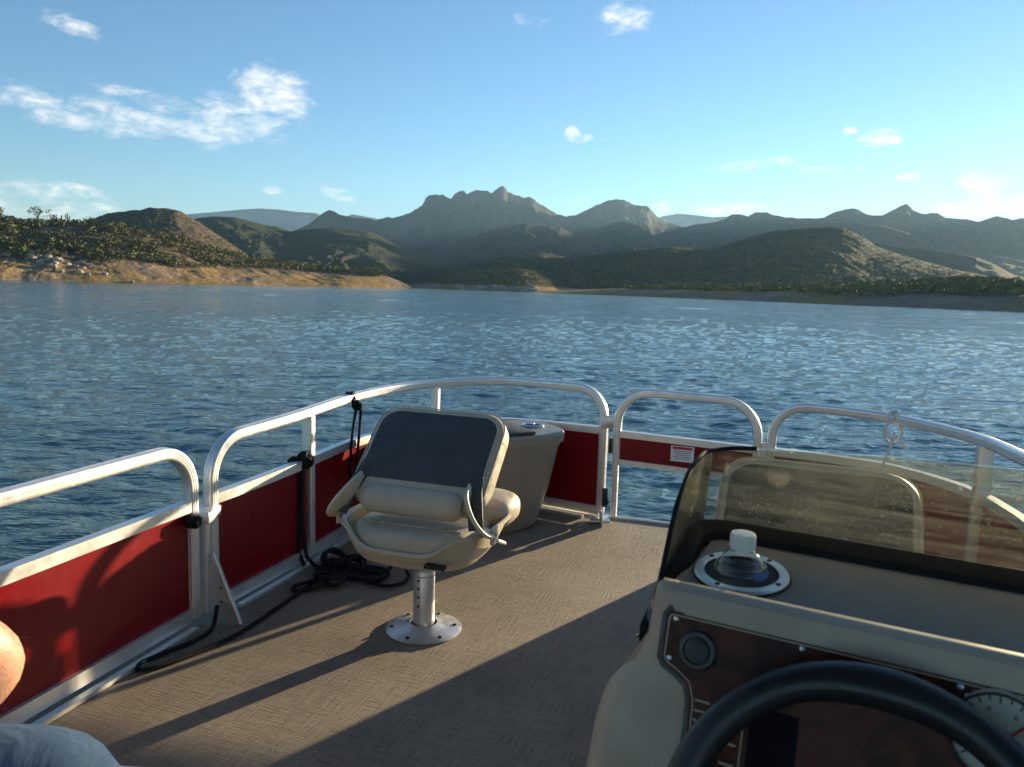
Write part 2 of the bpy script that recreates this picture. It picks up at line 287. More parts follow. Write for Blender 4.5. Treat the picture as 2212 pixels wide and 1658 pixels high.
# ------------------------------------------------------------------ mesh helpers
class MB:
    def __init__(s): s.v = []; s.f = []; s.sm = []
    def add(s, v, f, smooth=True, mtx=None):
        o = len(s.v)
        for p in v:
            p = Vector(p)
            if mtx is not None: p = mtx @ p
            s.v.append(tuple(p))
        for q in f: s.f.append(tuple(i+o for i in q)); s.sm.append(smooth)
        return s
    def box(s, c, h, mtx=None, bev=0, seg=2):
        bm = bmesh.new(); bmesh.ops.create_cube(bm, size=2)
        for p in bm.verts: p.co = Vector((c[0]+p.co.x*h[0], c[1]+p.co.y*h[1], c[2]+p.co.z*h[2]))
        if bev: bmesh.ops.bevel(bm, geom=bm.edges[:], offset=bev, segments=seg, profile=.5, affect='EDGES')
        bm.verts.index_update(); s.add([p.co.copy() for p in bm.verts], [[q.index for q in f.verts] for f in bm.faces], bool(bev), mtx); bm.free(); return s
    def rings(s, R, cap0=True, cap1=True, closed=True, smooth=True, mtx=None):
        n = len(R[0]); v = [p for r in R for p in r]; f = []
        for i in range(len(R)-1):
            for j in range(n if closed else n-1):
                k = (j+1) % n; f.append((i*n+j, i*n+k, (i+1)*n+k, (i+1)*n+j))
        if cap0: f.append(tuple(range(n-1, -1, -1)))
        if cap1: f.append(tuple((len(R)-1)*n+j for j in range(n)))
        return s.add(v, f, smooth, mtx)
    def lathe(s, prof, n=32, mtx=None, cap0=True, cap1=True):
        return s.rings([[(r*math.cos(2*math.pi*j/n), r*math.sin(2*math.pi*j/n), z) for j in range(n)] for r, z in prof], cap0, cap1, mtx=mtx)
    def tube(s, path, prof, up=None, cap=True, scale=None, mtx=None):
        P = [Vector(p) for p in path]; R = []; nrm = None
        for i, p in enumerate(P):
            t = (P[min(i+1, len(P)-1)]-P[max(i-1, 0)]).normalized()
            if nrm is None:
                ref = Vector(up) if up is not None else (Vector((0, 0, 1)) if abs(t.z) < .9 else Vector((1, 0, 0)))
                nrm = (ref-t*ref.dot(t)).normalized()
            else: nrm = (nrm-t*nrm.dot(t)).normalized()
            bn = t.cross(nrm); k = 1 if scale is None else scale[i]
            R.append([p+(nrm*a+bn*b)*k for a, b in prof])
        return s.rings(R, cap, cap, mtx=mtx)
    def build(s, name, m, parent=None, sharp=40, recalc=True):
        me = bpy.data.meshes.new(name); me.from_pydata(s.v, [], s.f)
        if recalc:
            bm = bmesh.new(); bm.from_mesh(me); bmesh.ops.recalc_face_normals(bm, faces=bm.faces[:]); bm.to_mesh(me); bm.free()
        me.polygons.foreach_set('use_smooth', [True]*len(me.polygons))
        if sharp: me.set_sharp_from_angle(angle=math.radians(sharp))
        me.materials.append(M[m] if isinstance(m, str) else m)
        o = bpy.data.objects.new(name, me); COL.objects.link(o); o.parent = parent; return o
def circ(r, n=10): return [(r*math.cos(2*math.pi*k/n), r*math.sin(2*math.pi*k/n)) for k in range(n)]
def rsq(h, w=None, r=.35, n=3):
    w = w or h; out = []; rr = r*min(h, w)
    for cx, cy, a0 in ((1, 1, 0), (-1, 1, 90), (-1, -1, 180), (1, -1, 270)):
        for k in range(n+1):
            a = math.radians(a0+90*k/n); out.append((cx*(h-rr)+rr*math.cos(a), cy*(w-rr)+rr*math.sin(a)))
    return out
def tag(o, label=None, cat=None, group=None, kind=None):
    for k, v in (('label', label), ('category', cat), ('group', group), ('kind', kind)):
        if v: o[k] = v
    return o
def empty(name, loc=(0, 0, 0), rz=0):
    o = bpy.data.objects.new(name, None); COL.objects.link(o); o.location = loc; o.rotation_euler = (0, 0, rz); o.empty_display_size = .1; return o
def copy_tree(o, parent=None):
    c = o.copy(); COL.objects.link(c); c.parent = parent
    for ch in [x for x in bpy.data.objects if x.parent == o and x is not c]: copy_tree(ch, c)
    return c
def fillet(pts, r, n=9):
    P = [Vector(p) for p in pts]; out = [P[0]]
    for i in range(1, len(P)-1):
        rr = r[i] if isinstance(r, (list, tuple)) else r
        if not rr: out.append(P[i]); continue
        a = (P[i-1]-P[i]).normalized(); b = (P[i+1]-P[i]).normalized(); c = P[i]+rr*(a+b)
        for k in range(n+1):
            t = math.pi/2*k/n; out.append(c-rr*(b*math.cos(t)+a*math.sin(t)))
    out.append(P[-1]); return out
def smooth_path(pts, n=8):
    P = [Vector(p) for p in pts]; P = [P[0]*2-P[1]]+P+[P[-1]*2-P[-2]]; out = []
    for i in range(1, len(P)-2):
        for k in range(n):
            t = k/n; a, b, c, d = P[i-1:i+3]
            out.append(.5*((2*b)+(c-a)*t+(2*a-5*b+4*c-d)*t*t+(3*b-a-3*c+d)*t**3))
    out.append(P[-2]); return out
def resample(path, n):
    P = [Vector(p) for p in path]; s = [0]
    for a, b in zip(P, P[1:]): s.append(s[-1]+(b-a).length)
    out = []
    for k in range(n):
        d = s[-1]*k/(n-1); i = max(0, min(len(P)-2, next((j for j in range(len(s)-1) if s[j+1] >= d), len(P)-2)))
        t = (d-s[i])/max(1e-9, s[i+1]-s[i]); out.append(P[i].lerp(P[i+1], t))
    return out
def sellipse(hu, hv, n=40, e=2.6, cu=0, cv=0, z=0):
    out = []
    for k in range(n):
        a = 2*math.pi*k/n; c, s_ = math.cos(a), math.sin(a)
        out.append((cu+hu*math.copysign(abs(c)**(2/e), c), cv+hv*math.copysign(abs(s_)**(2/e), s_), z))
    return out
def pad(hu, hv, z0, z1, r=.03, cu=0, cv=0, e=3.5, dome=.01, n=44):
    """upholstered pad: superellipse loft with rounded edges and a slight dome"""
    R = []
    for k in range(6):
        t = k/5*math.pi/2; R.append(sellipse(hu-r+r*math.sin(t), hv-r+r*math.sin(t), n, e, cu, cv, z0+r-r*math.cos(t)))
    for k in range(6):
        t = k/5*math.pi/2; R.append(sellipse(hu-r+r*math.cos(t), hv-r+r*math.cos(t), n, e, cu, cv, z1-r+r*math.sin(t)))
    for f in (.8, .55, .25): R.append(sellipse((hu-r)*f, (hv-r)*f, n, e, cu, cv, z1+dome*(1-f*f)))
    return R

# ------------------------------------------------------------------ gradient noise for terrain and waves
_perm = RNG.permutation(512)
_gr = np.stack([np.cos(np.arange(512)*2.39996), np.sin(np.arange(512)*2.39996)], 1)
def gnoise(x, y):
    xi = np.floor(x).astype(int); yi = np.floor(y).astype(int); xf = x-xi; yf = y-yi
    def g(ix, iy, dx, dy):
        h = _perm[(_perm[ix & 511]+iy) & 511]; return _gr[h, 0]*dx+_gr[h, 1]*dy
    u = xf**3*(xf*(xf*6-15)+10); w = yf**3*(yf*(yf*6-15)+10)
    a = g(xi, yi, xf, yf); b = g(xi+1, yi, xf-1, yf); c = g(xi, yi+1, xf, yf-1); d = g(xi+1, yi+1, xf-1, yf-1)
    return (a+(b-a)*u)*(1-w)+(c+(d-c)*u)*w
def fbm(x, y, o=5, ridged=False):
    t = np.zeros_like(x); a = 1.; f = 1.; s = 0
    for k in range(o):
        n = gnoise(x*f+17.3*k, y*f-9.1*k)
        t += a*((1-np.abs(n)*2.6) if ridged else n*1.5); s += a; a *= .5; f *= 2.03
    return t/s
def grid_object(name, X, Y, Z, m, wrap=False):
    n, k = X.shape; V = np.stack([X, Y, Z], -1).reshape(-1, 3).astype(np.float32)
    i = np.arange(n-1)[:, None]; j = np.arange(k if wrap else k-1)[None, :]; j2 = (j+1) % k
    F = np.stack([i*k+j, i*k+j2, (i+1)*k+j2, (i+1)*k+j], -1).reshape(-1, 4).astype(np.int32)
    me = bpy.data.meshes.new(name); me.vertices.add(len(V)); me.vertices.foreach_set('co', V.ravel())
    me.loops.add(F.size); me.loops.foreach_set('vertex_index', F.ravel()); me.polygons.add(len(F))
    me.polygons.foreach_set('loop_start', np.arange(0, F.size, 4, dtype=np.int32)); me.update(calc_edges=True)
    me.polygons.foreach_set('use_smooth', np.ones(len(F), bool)); me.materials.append(m)
    o = bpy.data.objects.new(name, me); COL.objects.link(o); return o

# ------------------------------------------------------------------ water
def build_water():
    fine = np.radians(np.linspace(-47, 50, 780)); coarse = np.radians(np.linspace(50, 313, 90)[1:-1])
    az = np.concatenate([fine, coarse]); r = np.concatenate([np.geomspace(1.2, 330, 830), np.geomspace(340, 9000, 50)])
    A, R = np.meshgrid(az, r); X, Y = R*np.sin(A), R*np.cos(A); Z = np.zeros_like(X)
    rg = np.random.default_rng(3)
    # gentle warp so that crests are short and uneven
    wx = X+.55*gnoise(X/2.2, Y/2.2)+.9*gnoise(X/7+5, Y/7); wy = Y+.55*gnoise(X/2.2+9, Y/2.2-4)
    for lam in np.geomspace(.14, 1.15, 36):
        th = math.radians(-165)+rg.normal()*.42; kk = 2*math.pi/lam
        amp = .0105*lam*(1.1 if lam < .6 else .75)*(1 if lam < .75 else .32)*rg.uniform(.7, 1.2)
        ph = kk*(wx*math.sin(th)+wy*math.cos(th))+rg.uniform(0, 6.28)
        cell = R*.0022
        fade = np.clip(1.25-cell*3.0/lam, 0, 1)*np.clip((110-R)/60, 0, 1)
        Z += amp*(np.sin(ph)+.18*np.sin(2*ph+1.2))*fade
    for lam in np.geomspace(2.2, 8, 12):                       # longer, lower swell out on the open lake
        th = math.radians(-165)+rg.normal()*.5; kk = 2*math.pi/lam
        Z += .0055*lam*rg.uniform(.7, 1.2)*np.sin(kk*(wx*math.sin(th)+wy*math.cos(th))+rg.uniform(0, 6.28))*np.clip((R-25)/60, 0, 1)*np.clip(1.3-R*.0068*2.2/lam, 0, 1)
    group = .85+.5*np.abs(gnoise(X/4.5+31, Y/4.5))
    calm = np.clip(.80+.75*(gnoise(X/26+3, Y/60+8)+.5*gnoise(X/9+3, Y/22)), .50, 1.2)      # wind lanes and calmer patches
    Z = Z*group*calm*.60+WATER
    tag(grid_object('water', X, Y, Z, M['water'], wrap=False), kind='structure')
build_water()

# ------------------------------------------------------------------ hills round the lake, each ridge at its own distance
def ridge(name, crest, D, foot, back, amp, nscale, m, prof=None, zfoot=-4., n=560, mm=110, jag=.0, seed=0, shore=None):
    """crest: sight lines (2212 px frame) of the skyline; D: distance m (number or list at the crest points); foot: distance of the front foot"""
    ba = [bearing(px, py) for px, py in crest]; az = np.array([b[0] for b in ba]); te = np.array([b[1] for b in ba])
    A = np.linspace(az[0], az[-1], n)
    Dc = np.interp(A, az, D) if isinstance(D, (list, tuple)) else np.full(n, float(D))
    Fc = np.interp(A, [bearing(px, 600)[0] for px, _ in foot], [d for _, d in foot]) if isinstance(foot, (list, tuple)) else np.full(n, float(foot))
    T = np.interp(A, az, te)
    ks = np.hanning(7); ks /= ks.sum(); T = np.convolve(np.pad(T, 3, 'edge'), ks, 'valid')
    zc = CAMH+Dc*T
    s = np.concatenate([np.linspace(0, 1, mm), np.linspace(1, 2, mm//3)[1:]])[:, None]
    Rr = np.where(s <= 1, Fc+(Dc-Fc)*s, Dc+back*(s-1))
    ps = np.interp(s, *zip(*prof)) if prof else np.where(s <= 1, .35*s+.65*s**1.7, 1)
    base = np.where(s <= 1, zfoot+(zc-zfoot)*ps, zc+(zfoot-zc)*(s-1)**.8)
    X, Y = Rr*np.sin(A), Rr*np.cos(A)
    gx, gy = X/nscale+seed*13.7, Y/nscale-seed*5.1
    wob = gnoise(gx*.5+3, gy*.5)*.8
    ca = (A[None, :]*Dc[None, :]+0*s)/nscale+seed*13.7; ra_ = Rr/(nscale*2.6)-seed*5.1
    nz = .62*fbm(ca*1.25+wob*.8+.5*gnoise(ca, ra_*2), ra_+wob*.4, 6, True)+.38*fbm(gx*2.1, gy*2.1, 5, True)-.40
    win = np.where(s <= 1, np.sin(np.pi*np.clip(s, 0, 1)**.85)**.75, .25)
    hgt = np.clip(zc-zfoot, 1, None)
    Z = base+amp*hgt*nz*win
    if jag: Z += jag*hgt*fbm(X/nscale*9+seed, Y/nscale*9, 3)*np.exp(-((s-1)/.10)**2)
    o = tag(grid_object(name, X, Y, Z, m), kind='structure')
    return o, (A, s[:, 0], X, Y, Z)
soilA, scrA = (.235, .165, .115), (.070, .078, .034)
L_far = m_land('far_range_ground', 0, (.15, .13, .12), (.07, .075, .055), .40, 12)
L_mid = m_land('mountain_ground', 0, (.105, .082, .062), (.052, .062, .040), .60, 5)
L_hill = m_land('dark_hill_ground', 0, (.10, .084, .056), (.064, .076, .038), .82, 2.0)
L_near = m_land('headland_ground', 4.6, soilA, scrA, .42, 1.6, .48)
L_cent = m_land('green_point_ground', 2.0, (.20, .17, .09), (.085, .10, .04), .5, 2.0, .2)
L_bank = m_land('far_bank_ground', 2.6, (.19, .145, .10), (.07, .078, .035), .5, 1.8, .15)

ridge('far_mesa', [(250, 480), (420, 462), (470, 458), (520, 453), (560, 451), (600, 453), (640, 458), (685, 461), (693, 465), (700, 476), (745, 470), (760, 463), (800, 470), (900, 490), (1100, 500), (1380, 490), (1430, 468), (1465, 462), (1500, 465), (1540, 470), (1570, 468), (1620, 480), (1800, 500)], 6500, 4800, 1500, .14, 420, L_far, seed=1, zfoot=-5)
ridge('rocky_peak', [(560, 520), (700, 505), (796, 480), (815, 474), (836, 469), (850, 472), (869, 465), (882, 462), (895, 455), (913, 443), (919, 432), (924, 425), (934, 421), (946, 420), (958, 422), (964, 426), (975, 431), (979, 424), (984, 417), (997, 412), (1004, 415), (1008, 421), (1018, 415), (1026, 411), (1040, 412), (1052, 413), (1062, 418), (1068, 411), (1075, 408), (1080, 405), (1088, 402), (1093, 408), (1097, 416), (1104, 417), (1114, 422), (1122, 423), (1128, 428), (1146, 426), (1154, 430), (1161, 439), (1172, 444), (1183, 451), (1201, 462), (1219, 468), (1241, 465), (1267, 455), (1289, 444), (1310, 434), (1332, 430), (1351, 433), (1365, 441), (1375, 444), (1387, 444), (1402, 448), (1410, 458), (1420, 468), (1438, 480), (1464, 487), (1520, 500), (1600, 520)],
      3300, 1700, 900, .30, 260, L_mid, seed=2, n=900, mm=160, jag=.022)
ridge('pointed_range', [(1380, 520), (1440, 500), (1500, 486), (1545, 480), (1566, 473), (1580, 464), (1602, 463), (1615, 469), (1631, 459), (1657, 459), (1675, 466), (1697, 470), (1755, 473), (1777, 471), (1803, 459), (1825, 452), (1847, 450), (1865, 460), (1883, 466), (1905, 466), (1930, 453), (1945, 446), (1958, 440), (1966, 448), (1974, 455), (1989, 462), (2025, 460), (2043, 471), (2091, 475), (2113, 480), (2135, 473), (2153, 467), (2171, 471), (2189, 476), (2207, 471), (2240, 476), (2300, 500), (2380, 540), (2500, 590), (2620, 640)], 2600, 1400, 900, .30, 210, L_mid, seed=3, n=800, mm=140, jag=.012)
ridge('cone_hill', [(600, 510), (640, 497), (667, 485), (690, 466), (702, 458), (712, 454), (722, 457), (733, 464), (766, 471), (802, 474), (840, 490), (900, 520)], 2300, 1500, 500, .16, 160, L_mid, seed=4)
ridge('brown_spur_hill', [(1100, 530), (1180, 515), (1241, 502), (1290, 494), (1330, 482), (1347, 479), (1365, 483), (1385, 492), (1410, 508), (1440, 520), (1480, 528), (1540, 545), (1600, 560)], 2100, 1150, 500, .24, 170, L_mid, seed=5, mm=90)
ridge('middle_hill', [(860, 570), (930, 545), (1000, 518), (1060, 498), (1110, 488), (1135, 482), (1165, 487), (1190, 489), (1212, 492), (1236, 504), (1262, 524), (1300, 545), (1360, 562), (1430, 580)], 1650, 800, 450, .24, 150, L_mid, seed=6, mm=90)
ridge('shadowed_hill', [(330, 500), (400, 480), (427, 472), (459, 468), (510, 470), (540, 478), (569, 486), (602, 491), (627, 501), (656, 497), (693, 494), (729, 494), (771, 497), (796, 500), (822, 511), (851, 528), (869, 537), (895, 546), (931, 553), (964, 568), (1010, 585), (1060, 600)], 1000, 470, 300, .20, 95, L_hill, seed=7, mm=90)
ridge('right_back_hill', [(1560, 530), (1640, 505), (1750, 482), (1800, 480), (1850, 482), (1916, 490), (1960, 503), (1990, 518), (2043, 541), (2100, 548), (2170, 556), (2260, 575), (2400, 610)], 1700, 950, 400, .20, 150, L_mid, seed=8, mm=80)
ridge('right_gully_hill', [(1820, 545), (1900, 525), (1952, 533), (2000, 538), (2060, 548), (2110, 556), (2145, 570), (2190, 594), (2260, 615), (2350, 630)], 1150, 700, 300, .20, 110, L_hill, seed=9)
DOME = ridge('dark_dome_hill', [(960, 600), (1040, 575), (1100, 558), (1140, 547), (1168, 544), (1223, 556), (1260, 554), (1300, 547), (1369, 536), (1405, 539), (1449, 533), (1495, 536), (1540, 538), (1570, 529), (1610, 516), (1661, 502), (1708, 496), (1740, 493), (1770, 492), (1800, 492), (1821, 494), (1843, 502), (1872, 517), (1894, 533), (1934, 547), (1989, 563), (2062, 583), (2135, 597), (2207, 613), (2300, 630), (2450, 650)], 760, 330, 260, .17, 75, L_hill, seed=10, n=620, mm=100)
ROCKY = ridge('rock_crowned_hill', [(60, 500), (140, 486), (204, 472), (226, 463), (262, 458), (300, 453), (324, 449), (352, 450), (383, 453), (412, 470), (441, 488), (474, 510), (510, 534), (540, 556), (600, 580), (680, 596), (760, 606)], 560, 290, 220, .17, 60, m_land('rocky_hill_ground', 0, (.17, .125, .092), (.065, .075, .036), .48, 1.6), seed=11, mm=90, jag=.02)
HEAD = ridge('headland', [(-500, 440), (-250, 455), (-80, 466), (0, 472), (40, 478), (90, 478), (150, 482), (200, 484), (260, 490), (330, 502), (400, 520), (470, 540), (530, 555), (600, 566), (680, 577), (750, 582), (810, 588), (860, 606), (890, 622)], [270]*8+[272, 276, 282, 290, 297, 303, 308, 310, 308, 300, 286], [(-500, 140), (-200, 165), (0, 187), (300, 198), (550, 214), (760, 240), (890, 280)], 130, .13, 24, L_near,
      prof=[(0, 0), (.10, .12), (.34, .34), (.50, .48), (.75, .80), (1, 1), (2, 1)], zfoot=-1.3, n=560, mm=100, seed=12)
CENT = ridge('green_point', [(740, 590), (749, 581), (800, 578), (822, 579), (845, 587), (869, 602), (885, 615), (940, 609), (968, 594), (997, 584), (1026, 579), (1077, 577), (1132, 580), (1161, 587), (1186, 600), (1205, 617), (1245, 625), (1290, 629), (1330, 633)], 400, [(740, 330), (900, 322), (1000, 305), (1130, 290), (1210, 292), (1330, 300)], 90, .13, 20, L_cent,
      prof=[(0, 0), (.10, .16), (.35, .36), (.7, .85), (1, 1), (2, 1)], zfoot=-1.1, seed=13, n=320, mm=60)
BANK = ridge('far_bank', [(1100, 631), (1180, 629), (1250, 626), (1330, 624), (1400, 622), (1500, 620), (1600, 620), (1700, 619), (1800, 618), (1900, 617), (1990, 611), (2060, 606), (2120, 606), (2212, 612), (2330, 620), (2500, 640)], 300, [(1100, 285), (1250, 262), (1400, 232), (1550, 205), (1700, 186), (1900, 170), (2212, 154), (2500, 145)], 110, .10, 18, L_bank,
      prof=[(0, 0), (.10, .30), (.22, .50), (.55, .72), (1, 1), (2, 1)], zfoot=-1.1, seed=14, n=520, mm=70)

# ------------------------------------------------------------------ scrub, cacti, small trees, boulders
def clump(mb_v, mb_f, c, w, h, n, rg):
    a = rg.uniform(0, 6.283, n); q = rg.uniform(-.25, 1, n); rr = np.sqrt(np.clip(1-q*q, 0, 1))*rg.uniform(.55, 1.05, n)
    P = np.stack([c[0]+w*rr*np.cos(a), c[1]+w*rr*np.sin(a), c[2]+h*(.45+.5*q*rg.uniform(.7, 1.05, n))], 1)
    d1 = rg.normal(size=(n, 3)); d1 /= np.linalg.norm(d1, axis=1)[:, None]; d2 = np.cross(d1, rg.normal(size=(n, 3))); d2 /= np.linalg.norm(d2, axis=1)[:, None]
    s = (w*.30*rg.uniform(.5, 1.3, n))[:, None]
    o = len(mb_v)*0+sum(x.shape[0] for x in mb_v)
    mb_v.append(np.stack([P-d1*s, P+d2*s*.7, P+d1*s, P-d2*s*.7], 1).reshape(-1, 3)); mb_f.append(np.arange(o, o+4*n).reshape(-1, 4))
def mesh_np(name, V, F, m, parent=None):
    me = bpy.data.meshes.new(name); V = np.concatenate(V); F = np.concatenate(F)
    me.from_pydata(V.tolist(), [], F.tolist()); me.materials.append(M[m]); o = bpy.data.objects.new(name, me); COL.objects.link(o); o.parent = parent; return o
def scatter(name, label, G, count, zmin, wr, rg, smax=.965, nq=16, dens=None, arange=None):
    A, s, X, Y, Z = G; V, F = [], []; k = 0; tries = 0
    js = np.where(s <= smax)[0]
    while k < count and tries < count*30:
        tries += 1; i = rg.integers(0, len(js)); j = rg.integers(0, len(A))
        x, y, z = X[i, j], Y[i, j], Z[i, j]
        if z < zmin+1.6*gnoise(np.array([x/14.]), np.array([y/14.]))[0]: continue
        if gnoise(np.array([x/11.+50]), np.array([y/11.]))[0] < (dens if dens is not None else -.25): continue
        w = rg.uniform(*wr); clump(V, F, (x+rg.normal()*.4, y+rg.normal()*.4, z-.1), w, w*rg.uniform(1.2, 1.8), nq, rg); k += 1
    o = mesh_np(name, V, F, 'scrub'); tag(o, label, None, None, 'stuff'); return o
rg = np.random.default_rng(21)
scatter('headland_scrub', 'olive desert scrub covering the headland slope', HEAD[1], 2100, 4.3, (.45, 1.35), rg, dens=-.2, nq=24)
scatter('point_scrub', 'green scrub on the low point in mid lake', CENT[1], 1100, 1.8, (.4, 1.0), rg, dens=-.4, nq=14)
scatter('bank_scrub', 'band of green scrub along the far bank', BANK[1], 3000, 1.7, (.5, 1.3), rg, dens=-.5, nq=16)

scatter('dome_hill_scrub', 'scattered scrub dotting the sunlit flank of the dark domed hill', DOME[1], 5200, 3, (.9, 2.0), rg, dens=-.6, nq=9)
scatter('rocky_hill_scrub', 'sparse scrub on the rock crowned hill behind the headland', ROCKY[1], 1500, 4, (.6, 1.5), rg, dens=-.4, nq=10)
def surf(G, px, s0):
    A, s, X, Y, Z = G; a = bearing(px, 600)[0]; j = int(np.argmin(np.abs(A-a))); i = int(np.argmin(np.abs(s-s0))); return float(X[i, j]), float(Y[i, j]), float(Z[i, j])
def tree(px, s0, h, label):
    x, y, z = surf(HEAD[1], px, s0); t = empty('palo_verde_tree', (x, y, z-.2))
    mb = MB()
    for k in range(4):
        a = k*1.7+px; e = Vector((math.cos(a)*h*.28, math.sin(a)*h*.28, h*.72))
        mb.tube([(0, 0, 0), (e.x*.2, e.y*.2, h*.35), e], circ(.16, 6), scale=[1, .7, .25])
    mb.build('trunk', 'bark', t)
    V, F = [], []; g = np.random.default_rng(int(px)+5)
    for k in range(13): clump(V, F, (g.normal()*h*.22, g.normal()*h*.22, h*g.uniform(.35, .75)), h*.2, h*.3, 14, g)
    mesh_np('crown', V, F, 'scrub', t)
    tag(t, label, 'tree', 'trees on the headland')
tree(8, 1.0, 3.4, 'rounded palo verde on the headland crest beside the frame edge of the ridge')
tree(88, .98, 4.6, 'tallest lone tree standing out on the headland skyline')
tree(120, .94, 3.0, 'smaller tree just below the lone skyline tree')
tree(196, .92, 3.2, 'bushy tree where headland crest meets the rocky hill')
def saguaro(px, s0, h, arms, label):
    x, y, z = surf(HEAD[1], px, s0); h *= .75; t = empty('saguaro_cactus', (x, y, z-.15))
    mb = MB(); mb.tube([(0, 0, 0), (0, 0, h*.5), (0, 0, h*.93), (0, 0, h)], circ(.21, 10), scale=[.8, 1, .9, .3]); mb.build('trunk', 'cactus', t)
    for k in range(arms):
        sx = 1 if k % 2 == 0 else -1; zz = h*(.42+.1*k); m2 = MB()
        m2.tube(smooth_path([(sx*.1, 0, zz), (sx*.42, .05, zz+.02), (sx*.62, .08, zz+.3), (sx*.62, .08, zz+h*.28), (sx*.62, .08, zz+h*.34)], 4), circ(.14, 8)); m2.build('arm', 'cactus', t)
    tag(t, label, 'cactus', 'saguaros on the headland')
for i, (px, s0, h, a, lb) in enumerate([(138, .97, 3.2, 0, 'armless saguaro nearest the lone skyline tree'), (152, .99, 4.0, 2, 'two-armed saguaro on the headland skyline'), (166, .9, 2.6, 1, 'short one-armed saguaro below the headland skyline'),
                                        (262, .82, 4.6, 2, 'tall two-armed saguaro in front of the rocky hill'), (246, .9, 3.4, 1, 'one-armed saguaro beside the tall two-armed one'), (356, .8, 3.9, 0, 'armless saguaro among scrub on the descending ridge'), (705, .85, 3.0, 1, 'one-armed saguaro near the sandy end of the headland')]):
    saguaro(px, s0, h, a, lb)
def rock_mesh(seed):
    bm = bmesh.new(); bmesh.ops.create_icosphere(bm, subdivisions=2, radius=1); g = np.random.default_rng(seed); o = g.uniform(0, 50, 2)
    for v in bm.verts:
        k = 1+.5*float(gnoise(np.array([v.co.x*1.3+o[0]]), np.array([v.co.y*1.3+v.co.z*.9+o[1]]))[0]); v.co = Vector((v.co.x*1.25, v.co.y, v.co.z*.75))*k
    me = bpy.data.meshes.new('boulder'); bm.to_mesh(me); bm.free(); me.materials.append(M['rock']); return me
RM = [rock_mesh(k) for k in range(5)]
for k in range(34):
    px = float(rg.choice([rg.uniform(60, 125), rg.uniform(90, 190), rg.uniform(0, 300)])); s0 = float(np.clip(.30-(px-60)/900+rg.normal()*.05, .04, .5))
    x, y, z = surf(HEAD[1], px, s0); r = float(rg.uniform(.3, .85))
    o = bpy.data.objects.new('boulder', RM[k % 5]); COL.objects.link(o); o.location = (x+rg.normal()*.5, y+rg.normal()*.5, z+r*.15); o.scale = (r, r, r); o.rotation_euler = (0, 0, float(rg.uniform(0, 6.3)))
    tag(o, 'pale boulder on the bare shore slope of the headland', 'boulder', 'pale boulders on the headland shore')
for k in range(16):
    px = float(rg.uniform(985, 1160)); x, y, z = surf(CENT[1], px, float(rg.uniform(.03, .16))); r = float(rg.uniform(.5, 1.3))
    o = bpy.data.objects.new('boulder', RM[k % 5]); COL.objects.link(o); o.location = (x, y, z+r*.1); o.scale = (r*1.3, r, r); o.rotation_euler = (0, 0, float(rg.uniform(0, 6.3)))
    tag(o, 'pale boulder at the waterline of the green point', 'boulder', 'pale boulders below the green point')

# ------------------------------------------------------------------ the boat: deck, pontoons, railing
boat = tag(empty('pontoon_boat'), 'pontoon boat with brown woven deck, red fence panels and aluminium rails', 'boat')
AD = Vector((.167, .552, 0)).normalized()                     # port fence direction, aft to bow
Aend = Vector((-.975, 2.295, 0)); Aback = Aend-AD*4.4
PB = [(-.945, 2.375), (-.905, 2.47), (-.795, 2.80), (-.69, 3.17), (-.545, 3.465), (-.345, 3.665), (-.08, 3.775), (.13, 3.73), (.437, 3.565)]
PG = [(.500, 3.548), (1.085, 3.325)]
PC = [(1.140, 3.302), (1.27, 3.235), (1.395, 3.155), (1.53, 3.035), (1.615, 2.83), (1.645, 2.62), (1.60, 2.34), (.62, -1.4)]
# deck slab following the fence line
edge = [tuple(Aback.xy-Vector((AD.y, -AD.x))*.05)]+[tuple(Aend.xy-Vector((AD.y, -AD.x))*.05)]
edge += [(x-.045 if x < -.4 else x, y+(.05 if x > -.75 else 0)) for x, y in PB[1:]]+[(1.10, 3.40), (1.30, 3.29), (1.43, 3.20), (1.575, 3.06), (1.665, 2.84), (1.70, 2.62), (1.65, 2.33), (.67, -1.45)]
mb = MB(); n = len(edge)
mb.rings([[(x, y, -.075) for x, y in edge], [(x, y, 0) for x, y in edge]]); mb.build('deck', 'deck', boat, 20)
mb = MB(); out = [Vector((x, y, 0)) for x, y in edge]
mb.tube([p+Vector((0, 0, -.035)) for p in out], rsq(.043, .008, .3), up=(0, 0, 1)); mb.build('deck_edge_trim', 'alu', boat)
for off in (-.72, .92):
    mb = MB(); c = Vector((.0+off*.947, 1.0-off*.32, -.36)); d = Vector((AD.x, AD.y, 0))
    mb.tube([c-d*3, c+d*1.3, c+d*1.75+Vector((0, 0, .03)), c+d*2.0+Vector((0, 0, .12))], circ(.29, 24), scale=[1, 1, .7, .12]); mb.build('pontoon', 'alu', boat)
_q = rsq(.0185, .0185, .42, 3); PROF = []
for _i, _p in enumerate(_q):                       # rounded square with two shallow grooves on every face
    PROF.append(_p); _n = _q[(_i+1) % len(_q)]
    if math.dist(_p, _n) > .012:
        for _t, _d in ((.22, 0), (.29, .0016), (.36, 0), (.64, 0), (.71, .0016), (.78, 0)):
            _x, _y = _p[0]+(_n[0]-_p[0])*_t, _p[1]+(_n[1]-_p[1])*_t; _l = math.hypot(_n[0]-_p[0], _n[1]-_p[1])
            PROF.append((_x-(_n[1]-_p[1])/_l*_d, _y+(_n[0]-_p[0])/_l*_d))
